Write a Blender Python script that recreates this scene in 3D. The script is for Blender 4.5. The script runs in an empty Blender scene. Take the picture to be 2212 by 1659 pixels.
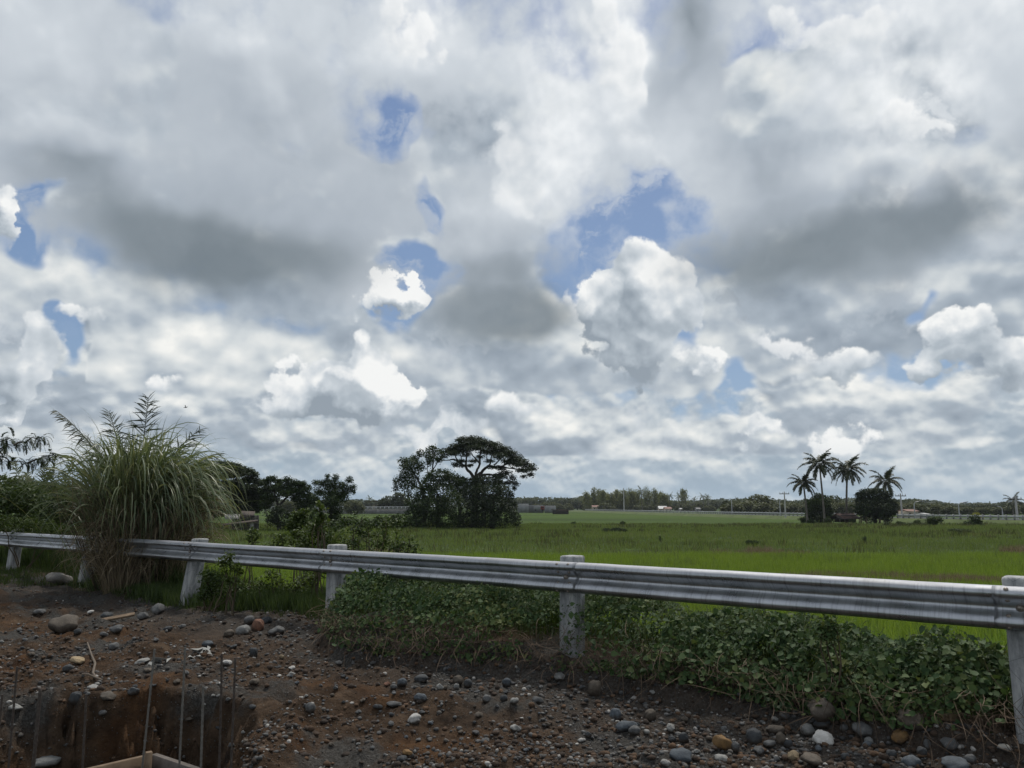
import bpy, math, random
import numpy as np
from mathutils import Vector, Matrix
R = math.radians
sc = bpy.context.scene
COL = sc.collection

# ------------------------------------------------------------------ camera
EYE = 1.6                                   # eye height above the shoulder
HOR = 1094.0                                # horizon row on a 2212 x 1659 frame
F_ = 1661.0
TH = math.atan((HOR - 829.5) / F_)
cam = bpy.data.cameras.new("camera")
cam.sensor_width = 36.0
cam.lens = 36.0 * F_ / 2212.0
cam.clip_start = 0.05
cam.clip_end = 20000
camo = bpy.data.objects.new("camera", cam)
COL.objects.link(camo)
camo.location = (0, 0, EYE)
camo.rotation_euler = (R(90) + TH, 0, 0)
sc.camera = camo


def ray(px, py):
    c, s = math.cos(TH), math.sin(TH)
    x = (px - 1106.0); v = 829.5 - py
    return Vector((x, F_ * c - v * s, F_ * s + v * c))


def at(px, py, z=0.0):
    """point of the level plane z seen at (px, py)"""
    r = ray(px, py); t = (z - EYE) / r.z
    return Vector((r.x * t, r.y * t, z))


def atY(px, py, Y):
    """point at depth Y seen at (px, py)"""
    r = ray(px, py); t = Y / r.y
    return Vector((r.x * t, Y, EYE + r.z * t))


# ------------------------------------------------------------------ node helper
class NT:
    def __init__(self, tree):
        self.t = tree; self.n = tree.nodes; self.l = tree.links

    def node(self, typ, **kw):
        nd = self.n.new(typ)
        for k, v in kw.items():
            setattr(nd, k, v)
        return nd

    def put(self, sock, v):
        if v is None:
            return
        if hasattr(v, "is_output"):
            self.l.new(v, sock)
        else:
            sock.default_value = v

    def m(self, op, a=None, b=None, c=None, clamp=False):
        nd = self.node("ShaderNodeMath", operation=op, use_clamp=clamp)
        for i, v in enumerate((a, b, c)):
            self.put(nd.inputs[i], v)
        return nd.outputs[0]

    def vm(self, op, a=None, b=None, scale=None):
        nd = self.node("ShaderNodeVectorMath", operation=op)
        self.put(nd.inputs[0], a); self.put(nd.inputs[1], b)
        if scale is not None:
            self.put(nd.inputs["Scale"], scale)
        return nd.outputs["Value"] if op in ("LENGTH", "DOT_PRODUCT") else nd.outputs[0]

    def noise(self, vec, scale, detail=4, rough=0.5, lac=2.0, dist=0.0, color=False, typ='FBM', w=None):
        nd = self.node("ShaderNodeTexNoise", noise_dimensions='3D', noise_type=typ)
        self.put(nd.inputs["Vector"], vec)
        nd.inputs["Scale"].default_value = scale
        nd.inputs["Detail"].default_value = detail
        nd.inputs["Roughness"].default_value = rough
        nd.inputs["Lacunarity"].default_value = lac
        nd.inputs["Distortion"].default_value = dist
        return nd.outputs["Color"] if color else nd.outputs["Fac"]

    def voro(self, vec, scale, feature='F1', out="Distance", detail=0, rough=0.5, smooth=0.4, rnd=1.0):
        nd = self.node("ShaderNodeTexVoronoi", feature=feature)
        self.put(nd.inputs["Vector"], vec)
        nd.inputs["Scale"].default_value = scale
        nd.inputs["Randomness"].default_value = rnd
        if "Detail" in nd.inputs:
            nd.inputs["Detail"].default_value = detail
            nd.inputs["Roughness"].default_value = rough
        if feature == 'SMOOTH_F1':
            nd.inputs["Smoothness"].default_value = smooth
        return nd.outputs[out]

    def mr(self, v, a, b, c=0.0, d=1.0, smooth=True):
        nd = self.node("ShaderNodeMapRange", interpolation_type='SMOOTHSTEP' if smooth else 'LINEAR')
        self.put(nd.inputs[0], v)
        for i, q in enumerate((a, b, c, d)):
            self.put(nd.inputs[1 + i], q)
        return nd.outputs[0]

    def mix(self, f, a, b, mode='MIX'):
        nd = self.node("ShaderNodeMix", data_type='RGBA', blend_type=mode)
        self.put(nd.inputs[0], f)
        for s, v in ((nd.inputs[6], a), (nd.inputs[7], b)):
            if isinstance(v, (tuple, list)) and len(v) == 3:
                v = (*v, 1)
            self.put(s, v)
        return nd.outputs[2]

    def ramp(self, f, stops, interp='LINEAR'):
        nd = self.node("ShaderNodeValToRGB")
        cr = nd.color_ramp; cr.interpolation = interp
        while len(cr.elements) < len(stops):
            cr.elements.new(0.5)
        for e, (p, c) in zip(cr.elements, stops):
            e.position = p; e.color = (*c, 1) if len(c) == 3 else c
        self.put(nd.inputs[0], f)
        return nd.outputs[0]


def lin(r, g, b):
    return tuple(((c / 255) / 12.92 if c / 255 < .04045 else ((c / 255 + .055) / 1.055) ** 2.4) for c in (r, g, b))


# ------------------------------------------------------------------ sun and sky
SUN_EL, SUN_AZ = 62.0, 22.0                 # high, ahead and a little to the right, behind cloud
sd = Vector((math.sin(R(SUN_AZ)) * math.cos(R(SUN_EL)), math.cos(R(SUN_AZ)) * math.cos(R(SUN_EL)), math.sin(R(SUN_EL))))
sl = bpy.data.lights.new("sun", 'SUN')
sl.energy = 2.8; sl.angle = R(11); sl.color = (1.0, 0.95, 0.87)
so = bpy.data.objects.new("sun", sl); COL.objects.link(so)
so.rotation_euler = (-sd).to_track_quat('-Z', 'Y').to_euler()

world = bpy.data.worlds.new("World"); sc.world = world
world.use_nodes = True
world.node_tree.nodes.clear()
w = NT(world.node_tree)
STR = 0.1
out = w.node("ShaderNodeOutputWorld"); bg = w.node("ShaderNodeBackground")
bg.inputs["Strength"].default_value = STR
w.l.new(bg.outputs[0], out.inputs[0])
skyt = w.node("ShaderNodeTexSky", sky_type='NISHITA')
skyt.sun_disc = False
skyt.sun_elevation = R(SUN_EL); skyt.sun_rotation = R(SUN_AZ)
skyt.air_density = 1.0; skyt.dust_density = 1.5; skyt.ozone_density = 1.5

dirv = w.node("ShaderNodeTexCoord").outputs["Generated"]
sep = w.node("ShaderNodeSeparateXYZ"); w.l.new(dirv, sep.inputs[0])
az = w.m('ARCTAN2', sep.outputs[0], sep.outputs[1])
el = w.m('ARCSINE', sep.outputs[2])
elp = w.m('MAXIMUM', el, 0.0)
# cloud features shrink and flatten towards the horizon
rad = w.m('POWER', w.m('ADD', elp, 0.05), -0.75)
Q = w.vm('SCALE', dirv, scale=rad)
comb = w.node("ShaderNodeCombineXYZ"); w.l.new(az, comb.inputs[0]); w.l.new(el, comb.inputs[1])
W0 = comb.outputs[0]
w1 = w.noise(dirv, 7.0, 3, 0.55, color=True)
w2 = w.noise(dirv, 26.0, 5, 0.6, color=True)
wa = w.vm('SCALE', w.vm('SUBTRACT', w1, (0.5, 0.5, 0.5)), scale=0.17)
wb = w.vm('SCALE', w.vm('SUBTRACT', w2, (0.5, 0.5, 0.5)), scale=0.055)
Wsoft = w.vm('ADD', W0, wa)
W = w.vm('ADD', Wsoft, wb)


def blob_map(px, py, rx, ry, rot=0.0):
    r0 = ray(px, py).normalized()
    a0 = math.atan2(r0.x, r0.y); e0 = math.asin(r0.z)
    r1 = ray(px + 10, py).normalized(); r2 = ray(px, py - 10).normalized()
    sx = abs(math.atan2(r1.x, r1.y) - a0) / 10; sy = abs(math.asin(r2.z) - e0) / 10
    return (a0, e0), (rx * sx, ry * sy), R(rot)


def blobs(vec, lst, start=0.0):
    acc = start
    for b in lst:
        px, py, rx, ry, amp = b[:5]
        (a0, e0), (sx, sy), rot = blob_map(px, py, rx, ry, b[5] if len(b) > 5 else 0)
        mp = w.node("ShaderNodeMapping", vector_type='TEXTURE')
        w.l.new(vec, mp.inputs[0])
        mp.inputs[1].default_value = (a0, e0, 0); mp.inputs[2].default_value = (0, 0, rot)
        mp.inputs[3].default_value = (sx, sy, 1)
        g = w.node("ShaderNodeTexGradient", gradient_type='SPHERICAL')
        w.l.new(mp.outputs[0], g.inputs[0])
        acc = w.m('MULTIPLY_ADD', g.outputs["Fac"], amp, acc)
    return acc


def puff(vec, sc_):
    """cauliflower height: rounded lobes at several sizes"""
    nd = w.node("ShaderNodeTexVoronoi", feature='SMOOTH_F1', voronoi_dimensions='2D')
    w.l.new(vec, nd.inputs["Vector"])
    nd.inputs["Scale"].default_value = sc_; nd.inputs["Detail"].default_value = 3.0
    nd.inputs["Roughness"].default_value = 0.55; nd.inputs["Smoothness"].default_value = 0.35
    n = w.noise(vec, sc_ * 0.8, 5, 0.6)
    return w.m('MULTIPLY_ADD', nd.outputs["Distance"], -0.75, n)


def heap(field, field_up, h, h_up, t, lo, hi, gain, rel, base, inner=0.2):
    """one layer of cloud: coverage from a field plus relief, tone from how both fall off upwards"""
    f = w.m('MULTIPLY_ADD', w.m('SUBTRACT', h, 0.2), t, field)
    a = w.mr(f, lo, hi)
    tone = w.m('MULTIPLY_ADD', w.m('SUBTRACT', field, field_up), gain, base)
    tone = w.m('MULTIPLY_ADD', w.m('SUBTRACT', h, h_up), rel, tone)
    tone = w.m('ADD', tone, w.mr(f, lo, lo + 0.5, inner, 0.0))
    return a, tone


UP = (0.004, 0.012, 0.0)
pA = puff(W0, 9.0); pB = puff(w.vm('ADD', W0, UP), 9.0)
relief = w.m('SUBTRACT', pA, pB)            # >0 on upper flanks

# --- tones (linear radiance)
C_WHITE = lin(243, 246, 248); C_LIGHT = lin(206, 213, 220); C_MID = lin(172, 181, 191); C_DARK = lin(122, 133, 142)
C_HAZE = lin(163, 184, 202)
RAMP_HI = [(0.1, lin(150, 161, 172)), (0.45, lin(188, 196, 204)), (0.75, lin(228, 232, 234)), (1.0, lin(252, 252, 250))]

sky_c = w.mix(1.0, skyt.outputs[0], (STR * 1.0,) * 3, 'MULTIPLY')
sky_c = w.mix(0.65, sky_c, w.ramp(w.mr(el, 0.0, 0.6, smooth=False), [(0, lin(150, 178, 204)), (0.35, lin(120, 148, 186)), (1, lin(96, 125, 172))]))

# layers 1-3: ranks of cumulus, small and flat near the horizon, larger above it
def rank(scale, flat, e0, e1, e2, e3, cover, hole, lo_t, tones, shift, gain=1.5, rel=1.0, base=0.40, warp=0.25):
    mp = w.node("ShaderNodeMapping", vector_type='POINT')
    w.l.new(W0, mp.inputs[0]); mp.inputs[1].default_value = shift
    mp.inputs[3].default_value = (scale, scale * flat, 1.0)
    q = mp.outputs[0]
    qw = w.vm('ADD', q, w.vm('SCALE', w.vm('SUBTRACT', w.noise(q, 1.2, 3, 0.55, color=True), (0.5, 0.5, 0.5)), scale=warp))
    u = (0.03, 0.13, 0.0)
    f0 = w.noise(qw, 0.62, 2, 0.5); f1 = w.noise(w.vm('ADD', qw, (0.06, 0.22, 0.0)), 0.62, 2, 0.5)
    h0 = puff(q, 1.0); h1 = puff(w.vm('ADD', q, u), 1.0)
    win = w.m('MULTIPLY', w.mr(el, e0, e1), w.mr(el, e2, e3, 1.0, 0.0))
    bias = w.m('ADD', w.m('MULTIPLY_ADD', win, 1.2, cover - 1.2), hole)
    g0 = w.m('MULTIPLY_ADD', f0, 2.2, bias); g1 = w.m('MULTIPLY_ADD', f1, 2.2, bias)
    a, t = heap(g0, g1, h0, h1, 0.75, -0.10, lo_t, gain, rel, base, 0.10)
    return a, (w.ramp(t, tones) if tones else t)


T_FAR = [(0.0, lin(156, 170, 183)), (0.34, lin(180, 191, 200)), (0.58, lin(212, 217, 219)), (0.95, lin(243, 243, 238))]
T_MID = [(0.0, lin(144, 156, 169)), (0.34, lin(170, 181, 192)), (0.58, lin(210, 216, 219)), (0.88, lin(247, 247, 243))]
lowhole = blobs(Wsoft, [(1750, 880, 260, 70, -0.6), (1590, 840, 90, 90, -0.8), (2010, 850, 90, 110, -.7), (1490, 770, 60, 110, -.7), (130, 750, 90, 130, -1.4),
                        (1380, 520, 330, 220, -1.5), (1330, 680, 70, 90, -1.0), (880, 620, 170, 110, -1.2), (60, 500, 110, 120, -1.0), (2040, 650, 80, 60, -.8), (820, 255, 90, 130, -2.2), (905, 468, 80, 80, -1.8)], 0.0)
a1, c1 = rank(14.0, 1.5, -0.02, 0.0, 0.10, 0.20, -0.30, w.m('MULTIPLY', lowhole, 0.3), 0.22, T_FAR, (3.1, 1.7, 0), gain=1.7, rel=1.2, base=.36, warp=0.3)
col = w.mix(w.m('MULTIPLY', a1, 0.92), sky_c, c1)
a1, c1 = rank(9.0, 1.55, 0.045, 0.075, 0.20, 0.30, -0.50, w.m('MULTIPLY', lowhole, 0.7), 0.26, T_MID, (7.3, 2.9, 0), gain=1.3, base=0.36)
col = w.mix(a1, col, c1)
a1, c1 = rank(6.0, 1.3, 0.11, 0.17, 0.50, 0.60, -0.38, lowhole, 0.18, T_MID, (1.3, 5.2, 0), gain=1.2, base=0.38)
col = w.mix(a1, col, c1)

# layer 4: the broad grey-white deck, with its blue openings
bn = w.noise(w.vm('ADD', W, (0.7, 0.2, 0.0)), 3.6, 10, 0.58)
deck = w.mr(el, 0.16, 0.34, -0.75, 0.62)
HOLES = [(1360, 495, 150, 100, -1.55), (1405, 400, 80, 70, -0.85), (1290, 590, 60, 80, -1.0), (1330, 690, 60, 80, -1.3),
         (818, 255, 62, 105, -0.98), (905, 468, 60, 62, -0.9), (885, 585, 120, 50, -0.95), (825, 690, 60, 70, -1.4),
         (85, 475, 85, 50, -1.0), (50, 560, 50, 70, -0.95), (130, 760, 60, 90, -1.2, 20), (40, 650, 80, 36, -.8),
         (2040, 655, 60, 35, -1.2), (1500, 760, 50, 70, -.7)]
deck = blobs(W, HOLES, deck)
deck = w.m('MULTIPLY_ADD', w.m('SUBTRACT', pA, 0.2), 0.75, deck)
deck = w.m('MULTIPLY_ADD', w.m('SUBTRACT', bn, 0.5), 2.5, deck)
a2 = w.mr(deck, -0.34, 0.48)
veil = w.noise(w.vm('ADD', w.vm('MULTIPLY', W, (1.0, 1.5, 1.0)), (3.3, 1.2, 0.0)), 13.0, 7, 0.62)
a2 = w.m('MAXIMUM', a2, w.m('MULTIPLY', w.mr(veil, 0.48, 0.68, 0.0, 0.65), w.mr(deck, -1.25, -0.3, 0.06, 1.0)))
SOFT = [(470, 560, 600, 230, -0.42), (130, 380, 330, 120, -0.30, -8), (1100, 670, 300, 150, -0.40), (1080, 480, 240, 300, -0.16),
        (1760, 560, 560, 190, -0.46, 4), (2060, 440, 400, 150, -0.3, 14), (1475, 90, 110, 280, -0.50), (1610, 350, 180, 260, -0.34),
        (360, 690, 190, 80, -0.32), (300, 200, 520, 260, -0.18), (700, 330, 360, 260, -0.20), (1650, 690, 400, 140, -.24), (2100, 640, 260, 100, -.2),
        (950, 790, 260, 80, -.22), (1650, 760, 200, 80, -.2),
        (1220, 130, 260, 300, 0.24), (1345, 130, 70, 260, 0.30), (1900, 60, 560, 260, 0.30), (2000, 250, 260, 150, 0.40), (1205, 370, 80, 220, 0.34), (120, 250, 200, 120, 0.26),
        (890, 60, 170, 130, 0.28), (60, 60, 340, 140, 0.10), (1830, 280, 180, 180, 0.18), (520, 60, 240, 140, .10), (2170, 590, 110, 100, .35), (300, 620, 200, 70, .15), (1480, 290, 130, 110, .26), (1540, 380, 110, 130, .1)]
t2 = blobs(Wsoft, SOFT, 0.55)
r1a, r1t = rank(2.6, 1.15, -1, -.5, 2, 3, -0.95, 0.0, 0.45, None, (4.2, 3.1, 0), gain=1.3, rel=0.7, base=0.30, warp=0.45)
t2 = w.m('MULTIPLY_ADD', w.m('MULTIPLY', r1a, w.m('SUBTRACT', r1t, 0.30)), 0.62, t2)
r1a, r1t = rank(5.2, 1.1, -1, -.5, 2, 3, -1.05, 0.0, 0.40, None, (9.2, 6.1, 0), gain=1.2, rel=0.8, base=0.30, warp=0.40)
t2 = w.m('MULTIPLY_ADD', w.m('MULTIPLY', r1a, w.m('SUBTRACT', r1t, 0.30)), 0.48, t2)
t2 = w.m('MULTIPLY_ADD', w.m('SUBTRACT', bn, 0.5), 0.46, t2)
t2 = w.m('MULTIPLY_ADD', w.m('MULTIPLY', relief, w.mr(t2, 0.5, 0.85, 0.05, 1.0)), 0.40, t2)
t2 = w.m('MULTIPLY_ADD', w.mr(a2, 0.0, 1.0, 0.16, 0.0), 1.0, t2)
c2 = w.ramp(t2, [(0.0, C_DARK), (0.33, C_MID), (0.64, C_LIGHT), (0.95, C_WHITE)])
col = w.mix(a2, col, c2)

# sunlit rims and heads standing out of the deck: crisp above and to the right, melting away below
RIM = [(1290, 130, 190, 250, 1.7), (1120, 350, 150, 190, 1.6), (1990, 290, 260, 130, 1.7), (870, 70, 150, 140, 1.6),
       (1750, 120, 260, 140, 1.3), (1230, 690, 90, 110, 1.2), (1700, 740, 150, 100, 1.3)]
rm = blobs(W, RIM, -0.50)
rm_up = blobs(w.vm('ADD', W, (0.026, 0.024, 0)), RIM, -0.50)
rmn = w.m('MULTIPLY_ADD', w.m('SUBTRACT', pA, 0.2), 0.9, rm)
redge = w.m('SUBTRACT', rm, rm_up)
ra = w.m('MULTIPLY', w.mr(rmn, -0.03, 0.20), w.mr(redge, -0.06, 0.34))
rt = w.m('MULTIPLY_ADD', redge, 0.55, 0.42)
rt = w.m('MULTIPLY_ADD', relief, 0.7, rt)
rt = w.m('MULTIPLY_ADD', w.m('SUBTRACT', bn, 0.5), 0.7, rt)
rt = w.m('ADD', rt, w.mr(rmn, 0.0, 0.45, 0.16, 0.0))
col = w.mix(w.m('MULTIPLY', ra, 0.85), col, w.ramp(rt, [(0.0, lin(165, 174, 184)), (0.4, lin(206, 213, 219)), (0.9, lin(248, 249, 249))]))

# layer 5: cumulus towers with crisp sunlit heads
TOW = [(1425, 620, 160, 150, 2.2), (1420, 740, 150, 130, 1.5), (1275, 690, 90, 120, 2.3), (1350, 800, 190, 100, 1.5),
       (860, 640, 110, 50, 1.7), (890, 690, 70, 70, 1.4), (780, 740, 110, 120, 1.7), (820, 820, 90, 80, 1.3), (720, 830, 160, 90, 1.4), (820, 850, 130, 110, 1.4), (560, 830, 240, 90, 1.2), (190, 690, 170, 110, 1.5), (330, 790, 120, 80, 1.2),
       (40, 770, 110, 140, 1.7), (5, 510, 60, 120, 1.7), (1660, 930, 100, 75, 1.5), (1540, 800, 70, 70, 1.4), (1810, 970, 140, 75, 1.5), (2090, 700, 120, 80, 1.6), (2150, 800, 200, 110, 1.5),
       (20, 870, 60, 45, 1.5), (1820, 780, 290, 110, 1.4), (2040, 795, 110, 60, .7), (960, 930, 110, 60, 1.3), (1050, 860, 240, 90, 1.2)]
DU = (0.010, 0.028, 0)
tw = blobs(W, TOW, -0.55)
tw_up = blobs(w.vm('ADD', W, DU), TOW, -0.55)
tw = w.m('MINIMUM', tw, 1.6); tw_up = w.m('MINIMUM', tw_up, 1.6)
a3, t3 = heap(tw, tw_up, pA, pB, 1.0, -0.04, 0.20, 0.62, 1.05, 0.37, 0.12)
t3 = w.m('MULTIPLY_ADD', w.m('SUBTRACT', bn, 0.5), 0.9, t3)
c3 = w.ramp(t3, [(0.0, lin(148, 159, 170)), (0.34, lin(176, 186, 195)), (0.62, lin(206, 213, 219)), (0.98, lin(246, 247, 246))])
col = w.mix(a3, col, c3)

# soft dark bases drift in front of the towers
DARK = [(520, 560, 430, 130, 1.1), (330, 480, 330, 100, .5, -12), (1090, 700, 240, 90, 1.05), (1090, 600, 220, 150, .5), (1740, 560, 430, 130, 1.05), (2080, 460, 280, 90, .55, 12)]
dk = blobs(w.vm('ADD', W0, w.vm('SCALE', wa, scale=0.55)), DARK, 0.0)
a4 = w.mr(w.m('MULTIPLY_ADD', w.m('SUBTRACT', bn, 0.5), 0.55, dk), 0.12, 0.85, 0.0, 0.92)
col = w.mix(a4, col, w.mix(w.mr(bn, 0.3, 0.7), lin(116, 127, 135), lin(138, 148, 156)))

# aerial haze low down
col = w.mix(w.mr(el, 0.0, 0.085, 0.60, 0.0), col, C_HAZE)
col = w.mix(w.mr(el, -0.06, 0.0, 1.0, 0.0), col, lin(90, 105, 85))
w.l.new(w.mix(1.0, col, (1 / STR,) * 3, 'MULTIPLY'), bg.inputs["Color"])
world.cycles.sampling_method = 'MANUAL'
world.cycles.sample_map_resolution = 512

sc.view_settings.view_transform = 'Standard'
sc.view_settings.look = 'None'
sc.view_settings.exposure = 0.0
sc.view_settings.gamma = 1.0
sc.render.engine = 'CYCLES'
sc.cycles.use_denoising = True
sc.cycles.max_bounces = 6
sc.cycles.diffuse_bounces = 2
sc.cycles.adaptive_threshold = 0.02
sc.cycles.glossy_bounces = 3
sc.cycles.transparent_max_bounces = 8
# ================================================================== helpers
def tag(o, label=None, cat=None, group=None, kind=None):
    if label: o["label"] = label
    if cat: o["category"] = cat
    if group: o["group"] = group
    if kind: o["kind"] = kind
    return o


def mesh(name, V, faces, mat, parent=None, smooth=False):
    """faces: an (n,k) int array or a list of such arrays"""
    V = np.asarray(V, dtype=np.float32).reshape(-1, 3)
    if not isinstance(faces, list):
        faces = [faces]
    faces = [np.asarray(f, dtype=np.int32) for f in faces if len(f)]
    me = bpy.data.meshes.new(name)
    me.vertices.add(len(V)); me.vertices.foreach_set("co", V.ravel())
    loops = np.concatenate([f.ravel() for f in faces])
    tot = np.concatenate([np.full(len(f), f.shape[1], dtype=np.int32) for f in faces])
    st = np.concatenate([[0], np.cumsum(tot)[:-1]]).astype(np.int32)
    me.loops.add(len(loops)); me.loops.foreach_set("vertex_index", loops)
    me.polygons.add(len(tot)); me.polygons.foreach_set("loop_start", st)
    me.polygons.foreach_set("loop_total", tot)
    if smooth:
        me.polygons.foreach_set("use_smooth", np.ones(len(tot), dtype=bool))
    me.update(calc_edges=True)
    mats = mat if isinstance(mat, (list, tuple)) else [mat]
    for m_ in mats:
        me.materials.append(m_)
    o = bpy.data.objects.new(name, me); COL.objects.link(o)
    if parent is not None:
        o.parent = parent
    return o


def empty(name, loc=(0, 0, 0), rz=0.0):
    o = bpy.data.objects.new(name, None); COL.objects.link(o)
    o.location = loc; o.rotation_euler = (0, 0, rz); o.empty_display_size = 0.2
    return o


def copy_tree(o, parent=None):
    c = o.copy(); COL.objects.link(c)
    if parent is not None: c.parent = parent
    for ch in list(o.children):
        copy_tree(ch, c)
    return c


class MB:
    def __init__(self):
        self.V = []; self.F = {}; self.n = 0

    def add(self, V, F):
        V = np.asarray(V, dtype=np.float64).reshape(-1, 3); F = np.asarray(F, dtype=np.int64)
        self.V.append(V); self.F.setdefault(F.shape[1], []).append(F + self.n); self.n += len(V)

    def box(self, c, size, rz=0.0, M=None, bevel=0.0):
        x, y, z = [s / 2 for s in size]
        b = bevel
        if b <= 0:
            V = np.array([(sx * x, sy * y, sz * z) for sz in (-1, 1) for sy in (-1, 1) for sx in (-1, 1)])
            F = [(0, 2, 3, 1), (4, 5, 7, 6), (0, 1, 5, 4), (2, 6, 7, 3), (0, 4, 6, 2), (1, 3, 7, 5)]
        else:
            ring = [(x - b, -y), (x, -y + b), (x, y - b), (x - b, y), (-x + b, y), (-x, y - b), (-x, -y + b), (-x + b, -y)]
            V = []; F = []
            for (zz, k) in ((-z, 1.0), (-z + b, None), (z - b, None), (z, 1.0)):
                for (a, d) in ring:
                    if k: V.append((a - math.copysign(b, a), d - math.copysign(b, d), zz))
                    else: V.append((a, d, zz))
            for r in range(3):
                for i in range(8):
                    j = (i + 1) % 8
                    F.append((r * 8 + i, r * 8 + j, r * 8 + 8 + j, r * 8 + 8 + i))
            V = np.array(V)
            self.add(self._xf(V, c, rz, M), F)
            self.add(self._xf(V[:8], c, rz, M), [tuple(range(7, -1, -1))]); self.add(self._xf(V[24:], c, rz, M), [tuple(range(8))])
            return self
        self.add(self._xf(V, c, rz, M), F)
        return self

    def _xf(self, V, c, rz, M):
        if M is not None:
            V = V @ np.array(M.to_3x3()).T
        if rz:
            co, si = math.cos(rz), math.sin(rz)
            V = V @ np.array([[co, -si, 0], [si, co, 0], [0, 0, 1]]).T
        return V + np.array(c)

    def tube(self, pts, rad, sides=6, cap=True):
        pts = np.asarray(pts, dtype=float); n = len(pts)
        rad = np.full(n, rad) if np.isscalar(rad) else np.asarray(rad, dtype=float)
        T = np.gradient(pts, axis=0); T /= np.linalg.norm(T, axis=1)[:, None] + 1e-9
        a = np.array([0.31, 0.17, 1.0]) if abs(T[0][2]) < 0.8 else np.array([1.0, 0.2, 0.0])
        U = np.cross(T, a); U /= np.linalg.norm(U, axis=1)[:, None] + 1e-9
        Wv = np.cross(T, U)
        ang = np.linspace(0, 2 * math.pi, sides, endpoint=False)
        V = pts[:, None] + rad[:, None, None] * (np.cos(ang)[None, :, None] * U[:, None] + np.sin(ang)[None, :, None] * Wv[:, None])
        i = np.arange(n - 1)[:, None] * sides; j = np.arange(sides)[None]; k = (j + 1) % sides
        F = np.stack([i + j, i + k, i + sides + k, i + sides + j], -1).reshape(-1, 4)
        self.add(V, F)
        if cap:
            self.add(V[-1], [tuple(range(sides))]); self.add(V[0], [tuple(range(sides - 1, -1, -1))])
        return self

    def build(self, name, mat, parent=None, smooth=False):
        V = np.concatenate(self.V)
        return mesh(name, V, [np.concatenate(f) for f in self.F.values()], mat, parent, smooth)


rng = np.random.default_rng(7)
random.seed(7)


def _hash2(ix, iy, seed):
    h = (ix.astype(np.int64) * 374761393 + iy.astype(np.int64) * 668265263 + seed * 974711) & 0x7fffffff
    h = ((h ^ (h >> 13)) * 1274126177) & 0x7fffffff
    return ((h ^ (h >> 16)) & 0xffff) / 65535.0


def vnoise(x, y, seed=0):
    ix, iy = np.floor(x), np.floor(y); fx, fy = x - ix, y - iy
    fx = fx * fx * (3 - 2 * fx); fy = fy * fy * (3 - 2 * fy)
    a = _hash2(ix, iy, seed); b = _hash2(ix + 1, iy, seed); c = _hash2(ix, iy + 1, seed); d = _hash2(ix + 1, iy + 1, seed)
    return (a * (1 - fx) + b * fx) * (1 - fy) + (c * (1 - fx) + d * fx) * fy


def fbm(x, y, freq, octv=4, seed=0, gain=0.5):
    s = 0; amp = 1; tot = 0
    for o in range(octv):
        s = s + amp * vnoise(x * freq, y * freq, seed + o * 17); tot += amp; amp *= gain; freq *= 2.03
    return s / tot


def ss(x, a, b):
    t = np.clip((x - a) / (b - a), 0, 1)
    return t * t * (3 - 2 * t)


def ribbons(P, D, L, Wd, droop, segs=8, twist=0.0, taper=1.3, side=None, curlxy=None):
    """arching blades: start P (n,3), direction D, length L, width Wd, droop = bend towards the ground"""
    n = len(P); L = np.broadcast_to(L, (n,)); Wd = np.broadcast_to(Wd, (n,)); droop = np.broadcast_to(droop, (n,))
    D = D / np.linalg.norm(D, axis=1)[:, None]
    cur = P.copy(); d = D.copy()
    if side is None:
        side = np.cross(D, np.array([0, 0, 1.0])); side += rng.normal(0, .35, side.shape)
        side /= np.linalg.norm(side, axis=1)[:, None] + 1e-9
    Vs = []
    for k in range(segs + 1):
        f = k / segs
        wd = Wd * np.clip(min(1.0, 0.55 + 2.2 * f) * (1 - f ** taper) + 0.02, 0.02, 1)
        Vs.append(np.stack([cur - side * wd[:, None] / 2, cur + side * wd[:, None] / 2], 1))
        cur = cur + d * (L / segs)[:, None]
        d = d + np.array([0, 0, -1.0]) * (droop / segs * (0.4 + 1.6 * f))[:, None]
        if curlxy is not None: d = d + curlxy / segs
        d /= np.linalg.norm(d, axis=1)[:, None]
    V = np.stack(Vs, 1)                      # n, segs+1, 2, 3
    b = (np.arange(n) * (segs + 1) * 2)[:, None]; k = (np.arange(segs) * 2)[None]
    F = np.stack([b + k, b + k + 1, b + k + 3, b + k + 2], -1).reshape(-1, 4)
    return V.reshape(-1, 3), F


def leaves(C, size, up=0.4, aspect=0.55, fold=0.12, droop=0.0):
    """leaf cards: folded rhombs about centres C"""
    n = len(C); size = np.broadcast_to(size, (n,))
    N = rng.normal(0, 1, (n, 3)); N[:, 2] = np.abs(N[:, 2]) + up; N /= np.linalg.norm(N, axis=1)[:, None]
    A = rng.normal(0, 1, (n, 3)); A[:, 2] -= droop; A -= (A * N).sum(1)[:, None] * N; A /= np.linalg.norm(A, axis=1)[:, None]
    B = np.cross(N, A); s = size[:, None]
    mid = C + A * s * 0.05
    V = np.stack([C - A * s * .5, mid + B * s * aspect * .5 + N * s * fold, C + A * s * .5, mid - B * s * aspect * .5 + N * s * fold], 1)
    i = np.arange(n)[:, None] * 4
    return V.reshape(-1, 3), np.concatenate([i + [[0, 1, 2]], i + [[0, 2, 3]]], 0)


# ================================================================== materials
def new_mat(name):
    m_ = bpy.data.materials.new(name); m_.use_nodes = True
    t = NT(m_.node_tree); b = t.n["Principled BSDF"]
    return m_, t, b


def pos(t):
    return t.node("ShaderNodeNewGeometry").outputs["Position"]


def objc(t):
    return t.node("ShaderNodeTexCoord").outputs["Object"]


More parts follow.
